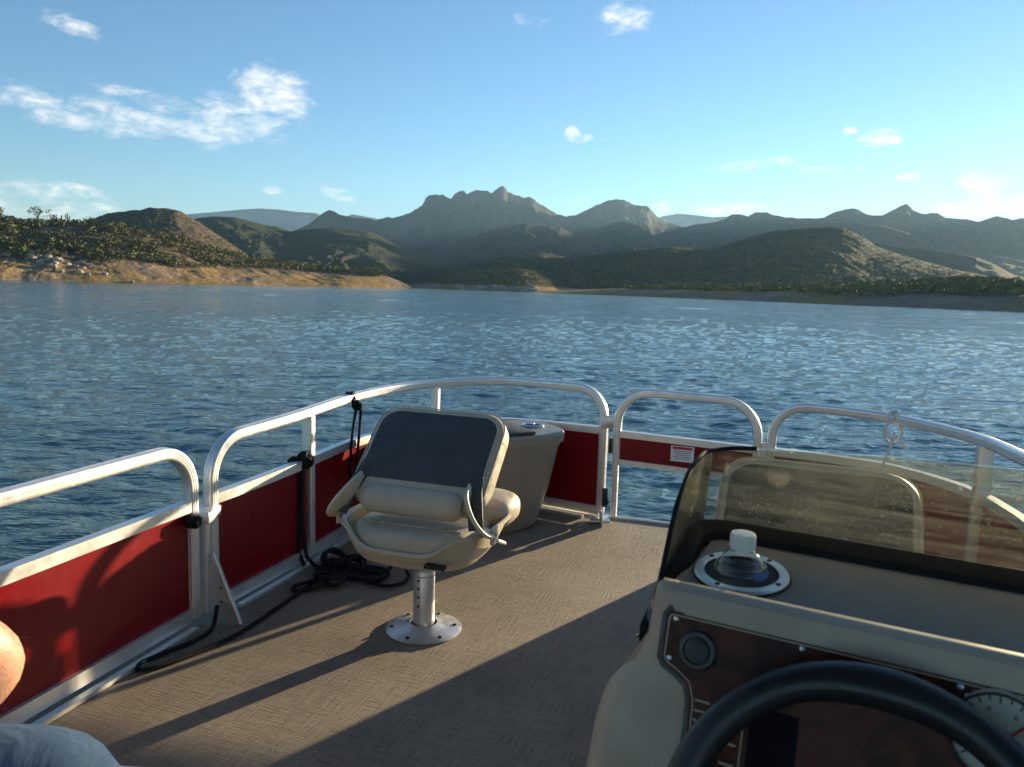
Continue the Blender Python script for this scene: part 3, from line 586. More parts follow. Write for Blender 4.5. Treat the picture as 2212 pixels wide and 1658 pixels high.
def rail_path(plan, ztop, r, leg0=True, leg1=True, zb=.03):
    P = [Vector((x, y, z)) for (x, y), z in zip(plan, ztop)]
    pts = ([Vector((P[0].x, P[0].y, zb))] if leg0 else [])+P+([Vector((P[-1].x, P[-1].y, zb))] if leg1 else [])
    rr = [0]*len(pts)
    if leg0: rr[1] = r
    if leg1: rr[-2] = r
    return fillet(pts, rr, 12)
def strip(path, h, t, z0=None):
    """thin vertical sheet along a plan path; path z = centre height"""
    mb = MB(); mb.tube(path, [(h, t), (-h, t), (-h, -t), (h, -t)], up=(0, 0, 1)); return mb
def sub(plan, z):
    return [Vector((x, y, zz)) for (x, y), zz in zip(plan, z)]
def interp_path(path, n): return resample(path, n)
def post(p, ztop, parent, w=.016, d=.019, z0=.03):
    m_ = MB(); m_.tube([(p[0], p[1], z0), (p[0], p[1], ztop)], rsq(d, w, .3), up=(AD.y, -AD.x, 0)); return m_.build('post', 'alu', parent)
def rail_groove(path, parent):
    """the shallow channel lines along the extruded rail"""
    for s_ in (.006, -.006):
        m_ = MB(); m_.tube([p+Vector((0, 0, s_)) for p in path], circ(.0022, 5)); m_.build('extrusion_line', 'alu', parent)

# port side section
planA = [tuple(Aend.xy), tuple(Aback.xy)]
ra = MB(); ra.tube(rail_path(planA, [.572, .562], .13), PROF, up=(AD.y, -AD.x, 0)); ra = ra.build('railing', 'alu', boat); ra['label'] = 'straight port railing beside the seated person'
PA = [Vector((*planA[0], 0)), Vector((*planA[1], 0))]
strip([p+Vector((0, 0, .388)) for p in (PA[0]-AD*.016, PA[1])], .0165, .017).build('mid_rail', 'alu', ra)
strip([p+Vector((0, 0, .216)) for p in (PA[0]-AD*.017, PA[1])], .155, .0018).build('panel', 'red', ra)
strip([p+Vector((0, 0, .042)) for p in (PA[0]-AD*.016, PA[1])], .020, .015).build('bottom_rail', 'alu', ra)
strip([p+Vector((AD.y*.036, -AD.x*.036, .008)) for p in (PA[0]-AD*.03, PA[1])], .006, .011).build('floor_strip', 'alu', ra)
for k in (1.25, 2.6): post((PA[0]-AD*k).xy, .555, ra)
# port bow section, curving round the corner
zB = [.572, .574, .586, .598, .608, .615, .621, .624, .622]
curveB = resample(smooth_path(sub(PB, zB), 6), 60)
pB = fillet([Vector((*PB[0], .03)), curveB[0]]+curveB[10:-13]+[curveB[-1], Vector((*PB[-1], .03))], [0, .13]+[0]*len(curveB[10:-13])+[.135, 0], 12)
pB = resample(pB, 150)
rb = MB(); rb.tube(pB, PROF, up=(AD.y, -AD.x, 0)); rb = rb.build('railing', 'alu', boat); rb['label'] = 'curved railing round the port bow corner'
cB = resample(smooth_path(sub(PB, [0]*9), 6), 60)
def lift(path, z): return [p+Vector((0, 0, z)) for p in path]
zm = lambda i, n: .388+.042*i/n
strip([p+Vector((0, 0, .388+.040*i/59)) for i, p in enumerate(cB)], .0165, .017).build('mid_rail', 'alu', rb)
strip(lift(cB, .042), .020, .015).build('bottom_rail', 'alu', rb)
cut = [0, 19, 41, 59]
for a, b in zip(cut, cut[1:]):
    seg = cB[a:b+1]; mp = MB(); R = []
    for i, p in enumerate(seg):
        j = a+i; t = (cB[min(j+1, 59)]-cB[max(j-1, 0)]).normalized(); nn = Vector((t.y, -t.x, 0))*.0018; zt = .374+.040*j/59
        R.append([p+nn+Vector((0, 0, .061)), p+nn+Vector((0, 0, zt)), p-nn+Vector((0, 0, zt)), p-nn+Vector((0, 0, .061))])
    mp.rings(R); mp.build('panel', 'red', rb)
post((-.770, 2.885), .575, rb, .0165, .021); post((-.365, 3.648), .60, rb, .016, .019)
strip([p+Vector((.034*.95, -.034*.3, .008)) for p in cB[2:30]], .006, .011).build('floor_strip', 'alu', rb)
strip([p+Vector((-.012, -.036, .008)) for p in cB[43:58]], .006, .012).build('floor_strip', 'alu', rb)
# joint bracket and triangular strut between the two sections
mb = MB(); mb.box((-.945, 2.325, .352), (.034, .05, .017), bev=.004); mb.build('joint_clamp', 'alu_plate', rb)
mb = MB(); mb.tube([(-.962, 2.335, .03), (-.962, 2.335, .34)], rsq(.03, .012, .3), up=(AD.y, -AD.x, 0)); mb.build('joint_post', 'alu', rb)
mb = MB(); o_ = Vector((-.925, 2.33, 0)); d_ = Vector((.965, -.262, 0)); nn = Vector((.262, .965, 0))*.0025
tri = [o_+Vector((0, 0, .02)), o_+d_*.085+Vector((0, 0, .006)), o_+d_*.10+Vector((0, 0, .006)), o_+d_*.004+Vector((0, 0, .225)), o_+Vector((0, 0, .225))]
mb.rings([[p+nn for p in tri], [p-nn for p in tri]]); st_ = mb.build('strut_plate', 'alu_plate', rb, 20)
mb = MB(); mb.tube([tri[2], tri[3]], rsq(.0035, .009, .3)); mb.build('strut_flange', 'alu', rb)
for z in (.07, .115, .16):
    mb = MB(); mb.lathe([(.004, -.004), (.004, .004)], 10, Matrix.Translation(o_+d_*.03+Vector((0, 0, z))) @ Matrix.Rotation(math.pi/2, 4, 'X')); mb.build('bolt', 'shade_bolt', rb)
mb = MB(); mb.lathe([(.016, -.02), (.02, -.012), (.02, .012), (.014, .02)], 16, Matrix.Translation((-.955, 2.262, .345)) @ Matrix.Rotation(math.pi/2, 4, 'Y')); mb.build('latch_knob', 'rubber', ra)
mb = MB(); mb.box((-1.0, 2.19, .045), (.004, .012, .005)); mb.build('drain_slot', 'shade_bolt', ra)
# bow gate: only a red strip high up, open below
G0, G1 = Vector((*PG[0], 0)), Vector((*PG[1], 0)); GD = (G1-G0).normalized(); GN = Vector((GD.y, -GD.x, 0))
rgt = MB(); rgt.tube(rail_path(PG, [.622, .612], .155, zb=.27), PROF, up=tuple(GN)); rgt = rgt.build('bow_gate', 'alu', boat); rgt['label'] = 'rounded bow gate with a narrow red panel and a warning sticker'
strip([G0+GD*.016+Vector((0, 0, .418)), G1-GD*.016+Vector((0, 0, .405))], .015, .0165).build('mid_rail', 'alu', rgt)
strip([G0+GD*.016+Vector((0, 0, .350)), G1-GD*.016+Vector((0, 0, .337))], .052, .0018).build('panel', 'red', rgt)
strip([G0+GD*.016+Vector((0, 0, .286)), G1-GD*.016+Vector((0, 0, .273))], .012, .015).build('bottom_rail', 'alu', rgt)
mb = MB(); mb.tube([G0+Vector((0, 0, .02)), G0+Vector((0, 0, .27))], rsq(.015, .013, .3), up=tuple(GN)); mb.build('gate_leg', 'alu', rgt)
mb = MB(); mb.tube([G1+Vector((0, 0, .02)), G1+Vector((0, 0, .27))], rsq(.015, .013, .3), up=tuple(GN)); mb.build('gate_leg', 'alu', rgt)
stk = G0+GD*.305+GN*.0035+Vector((0, 0, .352)); SM = Matrix((( GD.x, GN.x, 0, stk.x), (GD.y, GN.y, 0, stk.y), (0, 0, 1, stk.z), (0, 0, 0, 1)))
mb = MB(); mb.box((0, 0, 0), (.052, .0008, .036), SM); sk = mb.build('warning_sticker', 'white', rgt)
mb = MB(); mb.box((0, .0013, .026), (.044, .0005, .006), SM); mb.build('sticker_heading', 'redprint', rgt)
mb = MB()
for k in range(5): mb.box((-.004*(k % 2), .0013, .012-k*.0085), (.042-.006*(k % 3), .0005, .0016), SM)
mb.build('sticker_lines', 'greyprint', rgt)
# posts and latch between bow section and gate
mb = MB(); mb.box((.468, 3.552, .47), (.045, .012, .03), Matrix.Identity(4), .004); mb.build('gate_stop', 'alu_plate', rb)
mb = MB(); mb.box((.468, 3.543, .36), (.008, .012, .035), None, .003); mb.build('gate_latch', 'black', rb)
mb = MB(); mb.box((.452, 3.528, .115), (.012, .014, .045), None, .004); mb.box((.462, 3.515, .10), (.006, .02, .012), None, .002); mb.build('gate_hinge', 'black', rb)
mb = MB(); mb.box((.432, 3.515, .012), (.045, .045, .005), None, .002); mb.box((.432, 3.475, .03), (.003, .04, .028), None, .001); mb.build('foot_bracket', 'alu_plate', rb)
# starboard section
zC = [.612, .612, .611, .606, .602, .600, .598, .575]
curveC = resample(smooth_path(sub(PC[:-1], zC[:-1]), 6), 50)+[Vector((*PC[-1], zC[-1]))]
pC = fillet([Vector((*PC[0], .03)), curveC[0]]+curveC[7:]+[Vector((*PC[-1], .03))], [0, .14]+[0]*len(curveC[7:-1])+[.1, 0], 12)
rc = MB(); rc.tube(pC, PROF, up=tuple(GN)); rc = rc.build('railing', 'alu', boat); rc['label'] = 'starboard railing behind the windshield with white cord tied on'
cC = resample(smooth_path(sub(PC[:-1], [0]*7), 6), 50)+[Vector((*PC[-1], 0))]
strip(lift(cC, .405), .0165, .017).build('mid_rail', 'alu', rc); strip(lift(cC, .042), .020, .015).build('bottom_rail', 'alu', rc)
for a, b in ((0, 28), (28, 50)):
    seg = cC[a:b+1]; strip(lift(seg, .225), .164, .0018).build('panel', 'red', rc)
mb = MB(); mb.tube([(1.112, 3.312, .03), (1.112, 3.312, .44)], rsq(.006, .024, .3), up=tuple(GN)); mb.build('hinge_gap_filler', 'alu', rc)  # strip added at the hinge side to block a sun streak through the gap
for p in ((1.645, 2.62), (1.30, 1.2), (.95, -.1)): post(p, .585, rc, .022, .026)

# ------------------------------------------------------------------ fishing seats on pedestals
def make_seat():
    t = empty('fishing_seat')
    mb = MB(); mb.lathe([(.002, .0005), (.118, .0005), (.120, .004), (.112, .008), (.070, .013), (.047, .022), (.043, .024), (.0425, .012), (.0405, .010)], 56, cap1=False); bp = mb.build('base_plate', 'alu_plate', t, 30)
    for k in range(6):
        mb = MB(); a = k*math.pi/3+.45; mb.lathe([(.0065, .0085), (.0065, .0115), (.004, .013)], 12, Matrix.Translation((.098*math.cos(a), .098*math.sin(a), 0))); mb.build('bolt', 'shade_bolt', bp)
    mb = MB(); mb.lathe([(.0445, .006), (.0445, .018), (.038, .0195)], 40); mb.build('rubber_collar', 'rubber', bp)
    mb = MB(); mb.lathe([(.034, .008), (.034, .215), (.030, .222)], 40); pd = mb.build('pedestal', 'alu_plate', t, 30)
    for z in (.085, .115, .142, .168):
        mb = MB(); mb.lathe([(.0042, 0), (.0042, .002)], 10, Matrix.Translation((-.004, -.0328, z)) @ Matrix.Rotation(math.pi/2, 4, 'X')); mb.build('pin_hole', 'shade_bolt', pd)
    for z in (.178, .196): mb = MB(); mb.lathe([(.0346, z), (.0346, z+.003)], 40); mb.build('groove_ring', 'greyprint', pd)
    mb = MB(); mb.lathe([(.045, .205), (.05, .212), (.05, .232), (.03, .238)], 32); mb.box((0, .01, .243), (.085, .09, .006), bev=.003); mb.build('swivel', 'black', t)
    # seat shell: tapered tub, rim dipping behind the cushion
    R = []; nn_ = 72
    def ring(hu, hv, z, e=3.2, dip=0):
        r_ = []
        for (u, v, _) in sellipse(hu, hv, nn_, e, 0, .015):
            q = math.exp(-(abs(u)/.15)**6)*(1 if v < 0 else 0); r_.append((u, v, z-dip*q))
        return r_
    for hu, hv, z, d in [(.13, .13, .247, 0), (.165, .16, .249, 0), (.185, .178, .258, .0), (.205, .193, .285, .01), (.226, .206, .33, .035), (.236, .212, .358, .055), (.247, .222, .362, .055), (.2475, .2225, .370, .055), (.241, .217, .373, .055), (.228, .204, .366, .055), (.215, .19, .31, .03), (.19, .17, .27, 0)]:
        R.append(ring(hu, hv, z, 3.2, d))
    mb = MB(); mb.rings(R, True, True); sh = mb.build('seat_shell', 'beige_shell', t, 35)
    mb = MB(); mb.rings(pad(.196, .190, .27, .366, .03, 0, .0, 3.4, .008)); cu = mb.build('seat_cushion', 'beige', t, 60)
    mb = MB(); mb.rings(pad(.243, .115, .322, .415, .038, 0, .165, 3.6, .012)); mb.build('front_bolster', 'beige', t, 60)
    for u in (-.105, .105):                                                     # welt seams on the cushion
        mb = MB(); mb.tube(smooth_path([(u, -.172, .352), (u, -.150, .3645), (u, -.06, .370), (u, .06, .372)], 6), circ(.0028, 6)); mb.build('seam', 'beige', cu)
    mb = MB(); mb.tube(smooth_path([(-.165, -.105, .3645), (-.08, -.118, .369), (.08, -.118, .369), (.165, -.105, .3645)], 6), circ(.003, 6)); mb.build('seam', 'beige', cu)
    # backrest, folded forward; its own plane: w across, h up the back, t outwards (rear side)
    A0 = Vector((0, -.135, .405)); hd = Vector((0, .70, .70)).normalized(); hd = Vector((0, .715, .70)).normalized(); td = Vector((0, -hd.z, hd.y))
    BM = Matrix(((1, hd.x, td.x, A0.x), (0, hd.y, td.y, A0.y), (0, hd.z, td.z, A0.z), (0, 0, 0, 1)))
    def outline(hw, h0, h1, rt, rb, n=10):
        o = []
        for cx, cy, r_, a0 in ((hw-rt, h1-rt, rt, 0), (-hw+rt, h1-rt, rt, 90), (-hw+rb, h0+rb, rb, 180), (hw-rb, h0+rb, rb, 270)):
            for k in range(n+1):
                a = math.radians(a0+90*k/n); o.append((cx+r_*math.cos(a), cy+r_*math.sin(a)))
        return o
    def slab(hw, h0, h1, t0, t1, rt, rb, ed, taper=.0, crown=0):
        Rr = []
        for k in range(5):
            q = k/4*math.pi/2; i = ed*(1-math.sin(q)); Rr.append([(x*(1-taper*(1-(y-h0)/(h1-h0)) ), y, t0+ed-ed*math.cos(q)) for x, y in outline(hw-i, h0+i, h1-i, rt, rb)])
        for k in range(5):
            q = k/4*math.pi/2; i = ed*(1-math.cos(q)); Rr.append([(x*(1-taper*(1-(y-h0)/(h1-h0))), y, t1-ed+ed*math.sin(q)) for x, y in outline(hw-i, h0+i, h1-i, rt, rb)])
        for f in (.72, .4, .12):
            cy = (h0+h1)/2; Rr.append([(x*f*(1-taper*(1-(y-h0)/(h1-h0))), cy+(y-cy)*f, t1+crown*(1-f*f)) for x, y in outline(hw-ed, h0+ed, h1-ed, rt, rb)])
        return Rr
    mb = MB(); mb.rings(slab(.222, .045, .395, -.075, .012, .075, .05, .03, .0, .003), mtx=BM); br = mb.build('backrest', 'beige', t, 60)
    mb = MB(); mb.rings(slab(.200, .108, .366, .004, .0165, .058, .03, .006, .0, .009), mtx=BM); mb.build('back_panel', 'charcoal', br, 60)
    pp_ = outline(.2015, .1065, .3675, .059, .031); mb = MB(); mb.tube([BM @ Vector((x, y, .0125)) for x, y in pp_+[pp_[0]]], circ(.0028, 6), cap=False); mb.build('piping', 'beige', br)
    pp_ = outline(.2185, .05, .3915, .072, .047); mb = MB(); mb.tube([BM @ Vector((x, y, .0015)) for x, y in pp_+[pp_[0]]], circ(.0026, 6), cap=False); mb.build('piping', 'beige_shell', br)
    for u0, s_ in ((.208, 1), (-.208, -1)):                                     # the panel's lower tails over the side wings
        mb = MB(); mb.tube([BM @ Vector(p) for p in smooth_path([(s_*.178, .17, .0125), (s_*.192, .10, .013), (s_*.206, .05, .006), (s_*.222, -.01, -.012)], 6)], rsq(.022, .005, .5), up=(1, 0, 0), scale=None); mb.build('panel_tail', 'charcoal', br)
    # lumbar roll
    mb = MB(); cs = []
    for k in range(15):
        w_ = -.165+.33*k/14; rr = .043*(1-max(0, (abs(w_)-.13)/.035)**2*.4); cs.append([BM @ Vector((w_, .052+rr*1.05*math.cos(a), -.008+rr*.95*math.sin(a))) for a in [2*math.pi*j/20 for j in range(20)]])
    mb.rings(cs); mb.build('lumbar_roll', 'beige', br, 50)
    # plastic side wings and hinges
    for s_ in (1, -1):
        pth = smooth_path([BM @ Vector((s_*.178, .105, .020)), BM @ Vector((s_*.188, .055, .030)), BM @ Vector((s_*.213, .01, .020)), (s_*.238, -.135, .392), (s_*.2535, -.085, .368)], 6)
        mb = MB(); mb.tube(pth, rsq(.0055, .028, .6), up=(s_, 0, 0), scale=[.75+.35*math.sin(math.pi*i/(len(pth)-1)) for i in range(len(pth))]); w_ = mb.build('side_wing', 'beige_shell', br, 50)
        mb = MB(); mb.box((s_*.2555, -.075, .362), (.006, .02, .026), bev=.004); mb.lathe([(.006, -.004), (.006, .004)], 12, Matrix.Translation((s_*.262, -.075, .365)) @ Matrix.Rotation(math.pi/2, 4, 'Y')); mb.build('hinge', 'beige_shell', t)
        mb = MB(); mb.tube([(s_*.258, -.065, .345), (s_*.25, .02, .31), (s_*.235, .07, .29)], rsq(.004, .009, .3)); mb.build('hinge_arm', 'alu_plate', t)
    mb = MB(); mb.box((.125, -.196, .288), (.032, .012, .006), bev=.003); mb.build('shell_slot', 'shade_bolt', sh)
    return t
seat = make_seat(); seat.location = (-.257, 2.324, 0); seat.rotation_euler = (0, 0, math.radians(-18.8))
tag(seat, 'beige and charcoal pedestal seat with folded back beside the coiled rope', 'boat seat', 'pedestal fishing seats at the bow')
seat2 = copy_tree(seat); seat2.location = (.69, 1.68, 0); seat2.rotation_euler = (0, 0, math.radians(-22))
tag(seat2, 'beige and charcoal pedestal seat seen through the dusty windshield', 'boat seat', 'pedestal fishing seats at the bow')

# ------------------------------------------------------------------ bow cabinet with dark lid and drink holder
cab = tag(empty('bow_cabinet', (-.175, 3.31, 0), math.radians(27)), 'beige moulded bow cabinet with dark lid and drink holder', 'cabinet')
mb = MB(); R = []
for f, fz, e in [((.30, .13), 0, 3), ((.33, .15), .02, 3), ((.375, .175), .18, 3.2), ((.405, .195), .38, 3.4), ((.418, .203), .415, 3.6), ((.425, .208), .41, 3.6), ((.425, .208), .445, 3.6), ((.418, .20), .455, 3.6), ((.33, .14), .457, 3.6)]:
    R.append(sellipse(f[0], f[1], 56, e, 0, .035*(1-fz/.48), fz))
mb.rings(R); mb.build('cabinet_body', 'cabinet', cab, 35)
mb = MB(); mb.box((.12, -.02, .4635), (.105, .165, .008), bev=.005); mb.build('lid', 'charcoal', cab)
mb = MB(); mb.lathe([(.038, .457), (.052, .4575), (.053, .463), (.045, .466), (.039, .463), (.036, .43), (.034, .39)], 40, Matrix.Translation((.315, .01, 0)), cap0=False); mb.build('drink_holder', 'chrome', cab)
mb = MB(); mb.lathe([(.0335, .4585), (.03, .4595)], 30, Matrix.Translation((.315, .01, 0))); mb.build('drink_holder_shade', 'shade_bolt', cab)  # flat dark disc, colour standing in for shade inside the holder

# ------------------------------------------------------------------ ropes and cords
def rope(name, path, r, m, label, cat, extra=(), n=6):
    mb = MB(); mb.tube(path, circ(r, 8))
    for p in extra: mb.tube(p, circ(r, 8))
    return tag(mb.build(name, m), label, cat)
g = np.random.default_rng(5)
lp = smooth_path([(-.905, 2.31, .06), (-.90, 2.25, .012), (-.925, 2.17, .009), (-.985, 2.08, .009), (-1.012, 2.03, .009), (-1.0, 1.995, .009), (-.955, 2.02, .009), (-.86, 2.14, .009), (-.80, 2.26, .009), (-.745, 2.45, .009), (-.70, 2.62, .009), (-.665, 2.74, .012), (-.62, 2.80, .02)], 8)
coils = []
for k in range(9):
    cx, cy = g.uniform(-.69, -.60), g.uniform(2.70, 2.84); a, b, ph = g.uniform(.05, .10), g.uniform(.05, .13), g.uniform(0, 3)
    coils.append(smooth_path([(cx+a*math.cos(t+ph)*.8+.25*b*math.sin(t), cy+b*math.sin(t+ph), .010+.007*k*.7+.006*math.sin(2*t+k)) for t in np.linspace(0, 6.6, 14)], 5))
for k in range(4):
    cx, cy = -.52+g.normal()*.02, 2.72+g.normal()*.02; a, b = g.uniform(.05, .10), g.uniform(.045, .08)
    coils.append(smooth_path([(cx+a*math.cos(t), cy+b*math.sin(t)-.25*a*math.cos(t), .010+.011*k+.004*math.sin(3*t)) for t in np.linspace(0, 6.3, 14)], 5))
coils.append(smooth_path([(-.50, 2.66, .012), (-.43, 2.63, .012), (-.375, 2.66, .012), (-.36, 2.73, .012), (-.375, 2.78, .012)], 6))
coils.append(smooth_path([(-.62, 2.62, .02), (-.68, 2.58, .012), (-.735, 2.57, .010), (-.745, 2.61, .010), (-.66, 2.64, .03)], 6))
rope('dock_line', lp, .0068, 'rope', 'black dock line coiled on the deck below the red panel, trailing aft in a loop', 'rope', coils)
def knot(c, r, k, seed):
    g_ = np.random.default_rng(seed); out = []
    for i in range(k):
        ax = Vector(g_.normal(size=3)).normalized(); u = ax.orthogonal().normalized(); v = ax.cross(u)
        out.append([Vector(c)+(u*math.cos(t)+v*math.sin(t))*r*(.75+.3*i/k) for t in np.linspace(0, 6.0, 15)])
    return out
rp = Vector((-.679, 3.205, .600))
rope('rail_tie_cord', [rp+Vector((.03, -.01, -.02)), rp+Vector((.022, -.03, -.10)), rp+Vector((.012, -.035, -.19)), rp+Vector((.010, -.04, -.30)), rp+Vector((.02, -.05, -.42))], .006, 'rope', 'black cord knotted round the top rail and hanging in two strands', 'rope',
     knot(rp, .027, 6, 1)+knot(rp+Vector((.03, -.01, -.03)), .018, 4, 2)+[[rp+Vector((.05, -.02, -.02)), rp+Vector((.048, -.035, -.12)), rp+Vector((.040, -.04, -.22)), rp+Vector((.03, -.045, -.34))]])
pp = Vector((-.785, 2.86, .408))
rope('post_tie_cord', [pp+Vector((.012, -.045, -.01)), pp+Vector((.008, -.05, -.12)), pp+Vector((.010, -.05, -.26)), pp+Vector((.03, -.06, -.36)), pp+Vector((.07, -.07, -.398))], .0075, 'rope', 'black cord wrapped round the fence post at mid rail and running down it', 'rope',
     knot(pp+Vector((.015, -.02, .005)), .028, 6, 3)+knot(pp+Vector((-.025, -.035, .0)), .017, 4, 4)+[[pp+Vector((-.005, -.05, -.01)), pp+Vector((-.008, -.052, -.2)), pp+Vector((0, -.055, -.35)), pp+Vector((.02, -.06, -.395))]])
wk = Vector((1.53, 3.035, .612))
rope('white_tie_cord', [wk+Vector((-.012, -.03, -.055)), wk+Vector((-.03, -.05, -.11)), wk+Vector((-.055, -.06, -.17)), wk+Vector((-.085, -.06, -.24)), wk+Vector((-.09, -.05, -.33))], .0055, 'cord', 'thin white cord knotted on the starboard rail with a loop and hanging end', 'rope',
     knot(wk, .026, 4, 7)+[[wk+Vector((.034*math.sin(t)-.012, -.022, -.055-.045*math.cos(t))) for t in np.linspace(0, 6.28, 18)], [wk+Vector((.02, -.02, -.09)), wk+Vector((.04, -.03, -.12))]])

# ------------------------------------------------------------------ helm console
HZ = .74
con = tag(empty('helm_console', (.188, .867, 0), math.radians(-29)), 'beige helm console with dusty windshield, wood dash and black steering wheel', 'console')
DN = Vector((0, .2873, -.0)).normalized()
def dash(u, w, t=0):                               # point on the dash plane; t = proud towards the driver
    nrm = Vector((0, -.958, .287)); return Vector((u, -.04+.3*w, HZ+w))+nrm*t
# body: profile (v, z) extruded along u with a rounded left end that flares lower down
prof = [(-.005, .748), (-.022, .757), (-.034, .757), (-.042, .752), (-.045, .742), (-.0535, .700), (-.0582, .680), (-.0606, .668), (-.0635, .655), (-.067, .64), (-.0705, .622), (-.085, .59), (-.102, .53), (-.10, .50), (-.03, .40), (.02, .2), (.03, 0), (.235, 0), (.232, .35), (.226, .55), (.2255, .622), (.225, .64), (.225, .655), (.225, .668), (.225, .68), (.2245, .70), (.224, .735), (.215, .752), (.195, .755), (.10, .7415), (0.004, .7335)]
def left_u(z):                                     # outer left edge: flares out below the windshield
    return float(np.interp(z, [0, .45, .55, .618, .636, .652, .668, .69, .757], [-.058, -.060, -.058, -.053, -.047, -.036, -.019, -.008, -.002]))
cvs = [(-.06, 0)]
rows = []
US = [0, .006, .018, .04, .08, .2, .4, .7, .95]
for i, uu in enumerate(US):
    k = min(1, uu/.04); inset = .022*(1-math.sin(math.acos(max(0, 1-k)))) if k < 1 else 0
    cvm = .085; row = []
    for v, z in prof:
        lu = left_u(z)*max(0, 1-uu/.2); row.append((uu+lu, v+(cvm-v)*inset*1.2/.22, z-(.0 if z < .6 else inset*.25)))
    rows.append(row)
mb = MB(); mb.rings(rows, True, True); mb.build('console_body', 'gelcoat', con, 38)
mb = MB(); mb.box((.44, .098, .7445), (.43, .092, .002), Matrix.Identity(4)); 
# tray insert (sloping towards the driver)
mb = MB(); q = [(.012, .002, .7362), (.92, .002, .7362), (.92, .188, .7565), (.012, .188, .7565)]
mb.rings([[(x, y, z-.004) for x, y, z in q], q]); mb.build('top_tray', 'tray', con, 20)
# windshield: wraps the left side, nearly upright across the front
def ws_plan(n=11):
    pts = [Vector((-.021, v, 0)) for v in np.linspace(-.036, .135, 9)]
    c = Vector((.034, .135, 0))
    for k in range(1, n+1):
        a = math.pi-math.pi/2*k/n; pts.append(c+Vector((.055*math.cos(a), .055*math.sin(a), 0)))
    pts += [Vector((u, .19, 0)) for u in np.linspace(.06, .93, 24)]
    return pts
def ws_top(p, i):
    if i < 9: return float(np.interp(p.y, [-.036, -.028, .019, .066, .10, .135], [.70, .738, .823, .858, .868, .872]))
    return float(np.interp(p.x, [-.02, .03, .1, .23, .5, .93], [.872, .877, .884, .892, .897, .895]))
def ws_bot(p, i): return .684 if i < 6 else (.684+(.75-.684)*min(1, (i-5)/8))
pl_ = ws_plan(); T_ = .004; R = []
for i, p in enumerate(pl_):
    t = (pl_[min(i+1, len(pl_)-1)]-pl_[max(i-1, 0)]).normalized(); nn = Vector((-t.y, t.x, 0))*T_/2
    zb, zt = ws_bot(p, i), ws_top(p, i); lean = Vector((t.y, -t.x, 0))*.02
    inner = [p-nn+lean*(j/6)+Vector((0, 0, zb+(zt-zb)*j/6)) for j in range(7)]; outer = [p+nn+lean*(j/6)+Vector((0, 0, zb+(zt-zb)*j/6)) for j in range(6, -1, -1)]
    R.append(inner+outer)
mb = MB(); mb.rings(R); ws = mb.build('windshield', 'windshield', con, 40); ws['label'] = 'dusty wraparound acrylic windshield'
edge_p = []
for i, p in enumerate(pl_):
    t = (pl_[min(i+1, len(pl_)-1)]-pl_[max(i-1, 0)]).normalized(); edge_p.append(p+Vector((t.y, -t.x, 0))*.02+Vector((0, 0, ws_top(p, i)+.001)))
edge_p = [edge_p[0]+Vector((0, .006, -.02))]+edge_p
mb = MB(); mb.tube(edge_p[:22], circ(.0030, 8)); mb.build('edge_trim', 'rubber', ws)
# black gasket along the foot of the windshield
gp = [p+Vector((0, 0, max(.752, .756) if i > 12 else .70+.056*max(0, (i-3))/9.5 if i > 3 else .70)) for i, p in enumerate(pl_)]
R = []
for i, p in enumerate(pl_):
    t = (pl_[min(i+1, len(pl_)-1)]-pl_[max(i-1, 0)]).normalized(); inn = Vector((t.y, -t.x, 0))
    zb = ws_bot(p, i); wdt = .020 if i > 3 else .012
    zt = (.775 if i > 8 else float(np.interp(i, [0, 8], [.70, .775])))
    R.append([p+inn*.0035+Vector((0, 0, zb-.004)), p+inn*.0035+Vector((0, 0, zt)), p+inn*.010+Vector((0, 0, zt)), p+inn*(wdt+.006)+Vector((0, 0, zt-.012)), p+inn*(wdt+.008)+Vector((0, 0, zb-.004))])
mb = MB(); mb.rings(R); mb.build('windshield_gasket', 'rubber', con, 45)
# dash: wood panel in a dark frame with a cream pinline
OUT = [(.020, -.008), (.90, -.008), (.90, -.235), (.060, -.235), (.054, -.16), (.052, -.095), (.047, -.081), (.034, -.073), (.020, -.067), (.015, -.059), (.015, -.016)]
def inset_poly(P, d):
    out = []; n = len(P)
    for i in range(n):
        a, b, c = Vector(P[i-1]), Vector(P[i]), Vector(P[(i+1) % n]); e0 = (b-a).normalized(); e1_ = (c-b).normalized(); n0 = Vector((e0.y, -e0.x)); n1 = Vector((e1_.y, -e1_.x))
        m_ = n0+n1; out.append(b+m_*d/max(.3, 1+n0.dot(n1)))
    return out
def poly_plate(P, t0, t1, name, m, parent):
    mb = MB(); mb.rings([[dash(u, w, t0) for u, w in P], [dash(u, w, t1) for u, w in P]]); return mb.build(name, m, parent, 25)
fr = poly_plate(inset_poly(OUT, -.003), -.01, .0030, 'dash_frame', 'black', con)
wd = poly_plate(inset_poly(OUT, .002), -.01, .0042, 'dash_panel', 'wood', con)
mb = MB(); I = inset_poly(OUT, .006); mb.tube([dash(u, w, .0044) for u, w in I+[I[0]]], circ(.0008, 5), cap=False); mb.build('pinline', 'print', wd)
def dlathe(u, w, prof_, name, m, parent, n=36, cap0=True, cap1=True):
    q = Vector((0, -.958, .287)).to_track_quat('Z', 'Y').to_matrix().to_4x4(); p = dash(u, w, 0); q.translation = p
    mb = MB(); mb.lathe(prof_, n, q, cap0, cap1); return mb.build(name, m, parent, 35)
for u_, w_ in ((.028, -.0175), (.16, -.0175), (.30, -.0175), (.0265, -.058)): dlathe(u_, w_, [(.0028, .003), (.0028, .0052), (.0018, .0058)], 'screw', 'alu_plate', con, 10)
so = dlathe(.056, -.044, [(.021, .003), (.021, .007), (.019, .009), (.0150, .009), (.0140, .006)], 'accessory_socket', 'black', con)
